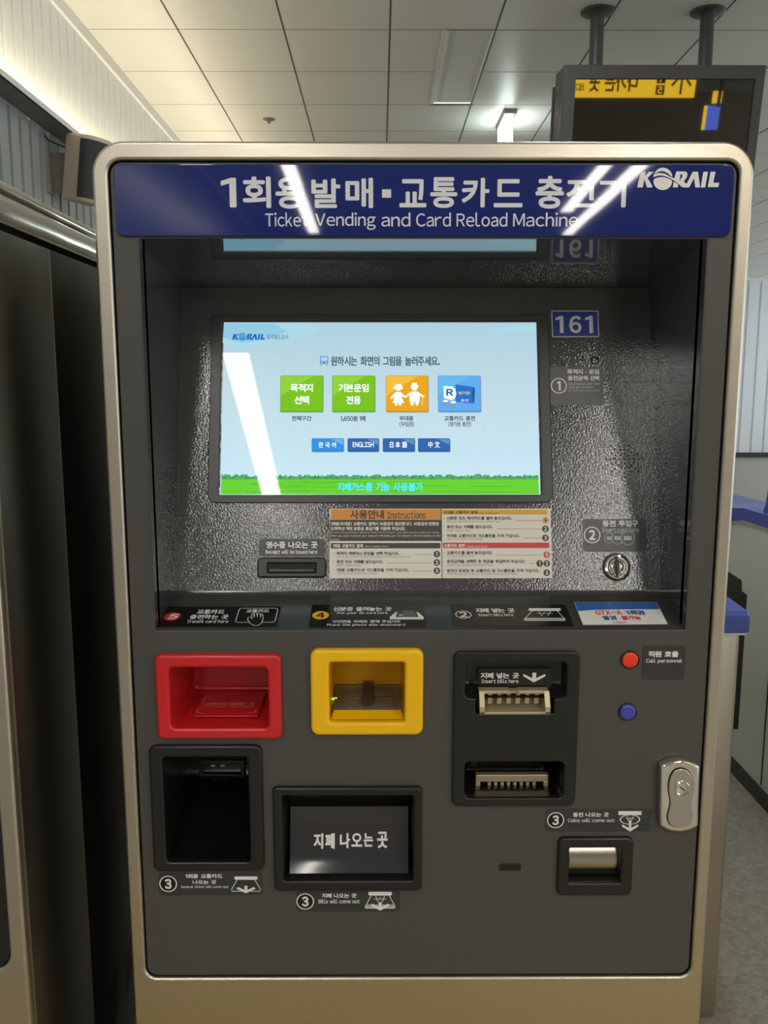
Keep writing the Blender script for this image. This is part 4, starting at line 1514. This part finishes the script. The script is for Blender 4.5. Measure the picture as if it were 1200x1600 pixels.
# ================================================================== NEIGHBOUR MACHINE ON THE LEFT
NX0, NX1, NY = -1.142, -0.40, -0.136
nb = empty('ticket_machine', ((NX0 + NX1) / 2, NY + 0.3, 0), 'second steel cased machine, only its dark brushed side panel seen, left of the ticket machine', 'ticket machine')
NF = Plane((0, NY, 0), (1, 0, 0), (0, 0, 1))
b = Mesh(NF)
b.shape([rrect(NX0, 0, NX1, 1.655, (0.002, 0.002, 0.004, 0.004)), rrect(NX0 + 0.018, 0.840, NX1 - 0.0185, 1.63, 0.02, 8)], -0.013, 0.0, M['steel'], 0.003, 3)
b.build('steel_frame', nb, 0.6)
b = Mesh(NF)
b.shape([rrect(NX0 + 0.0185, 0.8405, NX1 - 0.019, 1.6295, 0.02, 8)], -0.010, -0.003, M['black'], 0.001, 2)
b.build('front_door', nb, 0.6)
# side casing: two brushed panels with a fine bright joint, dark slot above
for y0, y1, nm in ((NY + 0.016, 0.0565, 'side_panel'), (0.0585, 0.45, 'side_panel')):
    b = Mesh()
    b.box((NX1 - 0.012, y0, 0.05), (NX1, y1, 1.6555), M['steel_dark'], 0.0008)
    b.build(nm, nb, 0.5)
for y0, y1 in ((0.0567, 0.0583), (NY + 0.0142, NY + 0.0156)):
    b = Mesh()
    b.box((NX1 - 0.006, y0, 0.05), (NX1 + 0.0004, y1, 1.655), M['steel'])
    b.build('panel_joint', nb)
b = Mesh()
b.box((NX0 + 0.012, NY + 0.0135, 0.0), (NX1 - 0.013, 0.45, 1.668), M['void'])
b.build('casing_core', nb)
# polished shoulder rolled over to the top
b = Mesh()
prof = [(-0.002, 1.6645), (0.0, 1.666), (-0.0006, 1.674), (-0.0030, 1.684), (-0.008, 1.694), (-0.0125, 1.6995), (-0.0115, 1.7035), (-0.0128, 1.710), (-0.0175, 1.7165), (-0.025, 1.7195), (-0.035, 1.7205)]
pts = [(NX1 + dx, z) for dx, z in prof]
pts += [(NX0 - dx, z) for dx, z in reversed(prof)]
loops = [[Vector((x, y, z)) for x, z in pts] for y in (NY, 0.45)]
b.loft(loops, M['steel_polished'], True, True)
b.build('top_shoulder', nb, 0.5)
for y0 in (0.120, 0.195):
    b = Mesh()
    for k in range(6):
        z0 = 0.536 + 0.0125 * k
        b.raw([(NX1 + 0.0006, y0, z0), (NX1 + 0.0006, y0 + 0.045, z0 + 0.022), (NX1 + 0.0006, y0 + 0.046, z0 + 0.026), (NX1 + 0.0006, y0, z0 + 0.004)], [(0, 1, 2, 3)], M['void'])
    b.build('vent_slots', nb)

# ================================================================== WALL LOUDSPEAKER
spk = empty('loudspeaker', (XW, 3.45, 2.36), 'taupe wall loudspeaker with dark grille on a bracket under the lit ledge', 'loudspeaker')
R_ = Matrix.Rotation(math.radians(-22), 3, 'Z') @ Matrix.Rotation(math.radians(9), 3, 'Y')
sc0 = Vector((-1.425, 3.42, 2.515))


def sp(x, y, z):
    """Loudspeaker coordinates: x out of the wall, y along it, z up; leans forward."""
    return sc0 + R_ @ Vector((x, y, z))


def bow(x_back, x_front, wd, z, n=10):
    """Plan outline: flat back and sides, bowed front."""
    pts = [(x_back, wd), (x_back, -wd), (x_front - 0.03, -wd)]
    for k in range(n + 1):
        a = -1 + 2 * k / n
        pts.append((x_front - 0.03 + 0.045 * (1 - a * a) ** 0.6, wd * a))
    pts.append((x_front - 0.03, wd))
    return pts


b = Mesh()
pl = bow(-0.085, 0.06, 0.10, 0)
loops = []
for z, s in ((-0.155, 0.86), (-0.150, 0.95), (-0.142, 1.0), (0.142, 1.0), (0.150, 0.97), (0.156, 0.90)):
    loops.append([sp(x * s, y * s, z) for x, y in pl])
b.loft(loops, M['speaker'], True, True)
b.build('cabinet', spk, 0.6)
b = Mesh()
vs = []
n = 12
for k in range(n + 1):
    a = -0.98 + 1.96 * k / n
    x = 0.03 + 0.045 * (1 - a * a) ** 0.6 + 0.004
    vs += [sp(x, 0.1035 * a, -0.135), sp(x, 0.1035 * a, 0.135)]
vs2 = [sp(0.004, -0.1025, -0.135), sp(0.004, -0.1025, 0.135), sp(0.033, -0.1025, -0.135), sp(0.033, -0.1025, 0.135)]
vs = vs2 + vs
b.raw(vs, [(2 * i, 2 * i + 2, 2 * i + 3, 2 * i + 1) for i in range(n + 2)], M['grille'])
b.build('grille', spk, 0.8)
b = Mesh()
b.box((XW - 0.012, 3.33, 2.40), (XW + 0.006, 3.40, 2.61), M['bracket'], 0.002)
b.box((XW, 3.395, 2.41), (-1.475, 3.401, 2.60), M['bracket'], 0.001)
b.box((-1.50, 3.36, 2.44), (-1.47, 3.44, 2.58), M['bracket'], 0.002)
for z in (2.435, 2.58):
    b.tube([(XW + 0.005, 3.36, z), (XW + 0.013, 3.36, z)], 0.007, M['chrome'], 10)
b.build('bracket', spk, 0.5)
b = Mesh()
b.tube([(XW, 3.34, 2.665), (XW + 0.02, 3.34, 2.64), (XW + 0.06, 3.37, 2.628), (-1.52, 3.39, 2.615), (-1.49, 3.41, 2.60), (-1.488, 3.415, 2.63), (-1.47, 3.42, 2.655)], 0.004, M['cable'], 8)
b.build('cable', spk, 1.0)

# ================================================================== CEILING FITTINGS
b = Mesh()
b.box((HX0 - 0.012, HY0, CEIL - 0.006), (HX0 + 0.012, HY1, CEIL + 0.001), M['trim_white'])
b.box((HX0 - 0.012, HY1 - 0.012, CEIL - 0.006), (HX1 + 0.012, HY1 + 0.012, CEIL + 0.001), M['joint'])
b.box((HX1 - 0.004, HY0, CEIL - 0.003), (HX1 + 0.006, HY1, CEIL + 0.001), M['joint'])
b.box((HX0, HY0 - 0.006, CEIL - 0.003), (HX1, HY0 + 0.004, CEIL + 0.001), M['joint'])
b.box((HX0, HY0, CEIL + 0.012), (HX1, HY1, CEIL + 0.02), M['ceiling'])
tag(b.build('access_hatch'), 'long rectangular hatch let into the white tiled ceiling above the machine', 'ceiling hatch')

b = Mesh()
c0 = Plane((-0.82, 5.65, CEIL), (1, 0, 0), (0, -1, 0))
b.lathe(c0, 0, 0, [(0.045, 0.0), (0.044, 0.004), (0.020, 0.007), (0.018, 0.002), (0.012, 0.002), (0.010, 0.022), (0.016, 0.026), (0.0001, 0.028)], M['joint'], 28)
tag(b.build('ceiling_sprinkler', None, 0.8), 'small round sprinkler head in the ceiling tiles above the blue banner', 'sprinkler')

# exit light hanging end-on
ex = empty('exit_light', (0.925, 5.62, CEIL), 'glowing white and green exit light hanging end-on from the ceiling', 'exit light')
b = Mesh()
b.box((0.885, 5.40, CEIL - 0.03), (0.975, 5.85, CEIL), M['bracket'], 0.004)
b.build('mount', ex)
b = Mesh()
b.box((0.898, 5.42, CEIL - 0.26), (0.952, 5.84, CEIL - 0.03), M['exit_glow'], 0.006)
b.build('light_body', ex)
b = Mesh()
b.box((0.8955, 5.45, CEIL - 0.25), (0.8975, 5.81, CEIL - 0.19), M['exit_green'])
b.build('sign_face', ex)

# ================================================================== HANGING MONITOR
mon = empty('hanging_monitor', (1.48, 3.75, CEIL), 'dark monitor hanging from two ceiling poles at the upper right, reflecting a yellow sign', 'monitor')
TILT = math.radians(8)
MP = Plane((0, 3.69, 2.80), (1, 0, 0), (0, math.sin(-TILT), math.cos(TILT)))
mx0, mz1 = MP.uv(882, 101)
mx1 = MP.uv(1197, 108)[0]
mz0 = mz1 - 0.64
gx0, gz1 = MP.uv(900, 123)
gx1 = MP.uv(1180, 127)[0]
gz0 = mz0 + 0.06
b = Mesh(MP)
b.shape([rrect(mx0, mz0, mx1, mz1, 0.004), rrect(gx0, gz0, gx1, gz1, 0.001)], -0.06, 0.0, M['monitor'], 0.003, 2)
b.build('monitor_frame', mon, 0.5)
b = Mesh(MP)
b.shape([rrect(gx0 - 0.004, gz0 - 0.004, gx1 + 0.004, gz1 + 0.004)], -0.02, -0.012, M['glass'])
b.build('glass', mon)
b = Mesh(MP)
b.shape([rrect(mx0 + 0.002, mz0 + 0.01, mx1 - 0.01, mz1 - 0.004)], -0.23, -0.061, M['monitor'])
b.shape([rrect(mx0 - 0.004, mz0, mx1, mz1 - 0.06)], -0.285, -0.262, M['monitor'], 0.002, 2)
b.shape([rrect(mx0 + 0.004, mz0 + 0.01, mx1 - 0.02, mz1 - 0.07)], -0.262, -0.23, M['black'])
b.build('rear_housing', mon, 0.5)
# plate with a ring mark on the side of the housing
SPn = Plane(MP.at(mx0 + 0.0015, 0, 0), -MP.n, MP.v)
b = Mesh(SPn)
b.shape([rrect(0.075, mz1 - 0.215, 0.195, mz1 - 0.075, 0.02, 5), rrect(0.093, mz1 - 0.197, 0.177, mz1 - 0.093, 0.012, 5)], -0.001, 0.006, M['black'])
b.shape([rrect(0.118, mz1 - 0.17, 0.150, mz1 - 0.118, 0.012, 5)], -0.001, 0.004, M['black'])
b.build('side_badge', mon)
for px, name in ((1.136, 'pole'), (1.712, 'pole')):
    b = Mesh()
    b.tube([(px, 3.775, CEIL - 0.002), (px, 3.775, 3.05)], 0.036, M['monitor'], 24)
    po = b.build(name, mon, 0.8)
    cpl = Plane((px, 3.775, CEIL), (1, 0, 0), (0, -1, 0))
    b = Mesh()
    b.lathe(cpl, 0, 0, [(0.088, 0.0), (0.088, 0.008), (0.080, 0.013), (0.036, 0.014)], M['monitor'], 32)
    b.build('flange', po, 0.6)

# the yellow way-out sign behind the viewer, seen mirrored in the monitor's glass
SY = Plane((0, -3.33, 0), (-1, 0, 0), (0, 0, 1))       # faces the monitor; u runs to the reader's right
sg = empty('hanging_sign', (3.2, -3.33, CEIL), 'yellow way out sign with black writing, mirrored in the dark monitor glass', 'sign')
b = Mesh(SY)
b.shape([rrect(-3.96, 3.085, -2.44, 3.385)], -0.06, 0.0, M['sign_yellow'])
b.build('sign_box', sg)
b = Mesh(SY)
K = M['sign_ink']
b.stroke([(-3.78, 3.12), (-3.78, 3.36)], 0.028, K, 0.002)
b.stroke([(-3.90, 3.22), (-3.78, 3.36), (-3.66, 3.22)], 0.032, K, 0.003)
b.build('arrow', sg)
b = Mesh(SY)
b.poly(rrect(-3.575, 3.115, -3.465, 3.225), K, 0.002)
b.text('5', (-3.55, 3.13, -3.49, 3.21), M['sign_yellow'], 0.004, 0.03, px=False)
b.build('exit_number', sg)
b = Mesh(SY)
b.poly(rrect(-3.575, 3.245, -3.465, 3.355), K, 0.002)
b.text('1', (-3.535, 3.26, -3.505, 3.34), M['sign_yellow'], 0.004, 0.03, px=False)
b.build('exit_number', sg)
b = Mesh(SY)
b.text('나가는 곳', (-3.23, 3.15, -2.62, 3.36), K, 0.002, 0.03, px=False)
b.text('出口', (-2.56, 3.16, -2.46, 3.25), K, 0.002, 0.02, px=False)
b.build('lettering', sg)
for x in (2.7, 3.7):
    b = Mesh()
    b.box((x - 0.02, -3.36, 3.38), (x + 0.02, -3.32, CEIL - 0.001), M['bracket'])
    b.build('hanger', sg)
# blue board with a yellow edge beside it
bd = empty('hanging_sign', (4.22, -3.33, CEIL), 'small blue sign board with yellow edge, mirrored at the right of the monitor glass', 'sign')
b = Mesh(SY)
b.shape([rrect(-4.315, 2.714, -4.152, 2.995)], -0.05, 0.0, M['sign_blue'])
b.build('blue_board', bd)
b = Mesh(SY)
b.shape([rrect(-4.150, 2.714, -4.124, 2.995)], -0.05, 0.0, M['sign_yellow'])
b.build('yellow_edge', bd)
b = Mesh(SY)
b.shape([rrect(-4.315, 3.02, -4.21, 3.16)], -0.05, 0.0, M['sign_yellow'])
b.build('yellow_box', bd)
b = Mesh()
b.box((4.24, -3.279, 2.98), (4.28, -3.265, CEIL - 0.001), M['bracket'])
b.build('hanger', bd)

# ================================================================== FARE GATES
# near gate, behind the right edge of the machine
g1 = empty('fare_gate', (0.66, 1.6, 0), 'fare gate with bright blue cap and steel end right behind the ticket machine', 'fare gate')
b = Mesh()
o1 = rrect(0.50, 0.0, 0.795, 0.945, 0.001)
fr = []
for y in (0.80, 2.3):
    fr.append([Vector((p[0], y, p[1])) for p in rrect(0.50, 0.0, 0.797, 0.946, 0.001)])
b.box((0.50, 0.80, 0.0), (0.797, 2.3, 0.946), M['gate_steel'], 0.012)
b.build('gate_body', g1, 0.5)
b = Mesh()
prof = [(0.782, 0.953), (0.780, 0.962), (0.780, 0.992), (0.790, 1.002), (2.28, 1.052), (2.30, 1.045), (2.30, 0.953)]
loops = [[Vector((x, y, z)) for y, z in [(yy + (0.004 if k in (0, 3) else 0), zz - (0.004 if k in (0, 3) and zz > 0.97 else 0)) for yy, zz in prof]] for k, x in enumerate((0.492, 0.498, 0.800, 0.806))]
b.loft(loops, M['gate_blue'], True, True)
b.build('gate_cap', g1, 0.5)
b = Mesh()
b.box((0.496, 0.786, 0.946), (0.802, 2.30, 0.953), M['trim_white'], 0.002)
b.build('cap_trim', g1)
b = Mesh()
zt = 0.86
FPp = Plane((0, 1.9, 0), (1, 0, 0), (0, 0, 1))
pt = [FPp.uv(*p) for p in ((1120, 884), (1138, 893), (1160, 907), (1160.5, 924), (1168.5, 930))]
outl = [(0.79, 0.25), (pt[4][0], 0.25), (pt[4][0], pt[4][1]), (pt[3][0], pt[3][1]), (pt[2][0], pt[2][1]), (pt[1][0], pt[1][1]), (0.79, pt[0][1] + 0.05)]
b.P = FPp
b.shape([outl], -0.05, 0.0, M['gate_black'], 0.006, 2)
b.build('flap', g1, 0.5)

# far gate on the other side of the aisle
g2 = empty('fare_gate', (1.50, 1.2, 0), 'grey fare gate with blue top band across the aisle, at the right edge', 'fare gate')
XG = 1.36
b = Mesh()
side = [(0.05, 0.02), (3.35, 0.02), (3.35, 0.905), (2.55, 0.93), (2.22, 0.955), (2.12, 0.975), (0.05, 1.02)]
loops = [[Vector((x, y, z)) for y, z in side] for x in (XG, XG + 0.28)]
b.loft(loops, M['gate'], True, True)
b.build('gate_body', g2)
b = Mesh()
top = [(0.05, 1.026), (2.12, 0.981), (2.22, 0.961), (2.55, 0.936), (3.36, 0.911), (3.36, 0.955), (2.55, 0.985), (2.22, 1.012), (2.12, 1.026), (0.05, 1.075)]
loops = [[Vector((x, y, z)) for y, z in top] for x in (XG - 0.006, XG + 0.286)]
b.loft(loops, M['gate_blue'], True, True)
b.build('gate_cap', g2)
b = Mesh()
tr = [(0.05, 1.019), (2.12, 0.974), (2.22, 0.954), (2.55, 0.929), (3.35, 0.904), (3.355, 0.911), (2.55, 0.936), (2.22, 0.961), (2.12, 0.981), (0.05, 1.026)]
loops = [[Vector((x, y, z)) for y, z in tr] for x in (XG - 0.004, XG + 0.284)]
b.loft(loops, M['trim_white'], True, True)
b.build('cap_trim', g2)
b = Mesh()
dp = [(1.70, 1.03), (2.02, 1.02), (2.00, 1.06), (1.965, 1.24), (1.78, 1.25)]
loops = [[Vector((x, y, z)) for y, z in dp] for x in (XG + 0.02, XG + 0.25)]
b.loft(loops, M['gate_blue'], True, True)
b.build('display_head', g2)
b = Mesh()
b.box((XG - 0.006, 0.05, 0.0), (XG + 0.29, 3.36, 0.06), M['gate_black'])
b.build('plinth', g2)
b = Mesh()
b.box((XG - 0.002, 1.834, 0.07), (XG + 0.001, 1.842, 0.96), M['gate_black'])
b.build('panel_joint', g2)

# parts that look different from the rest of their thing
PART_LABELS = {'banner': 'blue banner with white Korean and English title', 'touch_screen': 'lit touch screen showing a light blue ticket menu', 'card_reader': 'red plastic card tray',
               'identity_card_reader': 'yellow plastic card tray with dark reader', 'bill_acceptor': 'black panel with two metal bill mouths', 'call_button': 'round red button', 'blank_button': 'round blue button',
               'coin_slot': 'round chrome coin slot', 'key_lock': 'chrome key lock', 'number_placard': 'blue placard with white 161', 'instruction_sheet': 'white instruction sheet with orange heading',
               'coin_flap': 'curved steel flap', 'outlet_flap': 'glossy dark curved flap with white writing', 'canopy': 'glossy underside of the recess'}
for o in bpy.data.objects:
    k = o.name.split('.')[0]
    if o.parent is not None and k in PART_LABELS:
        o['label'] = PART_LABELS[k]
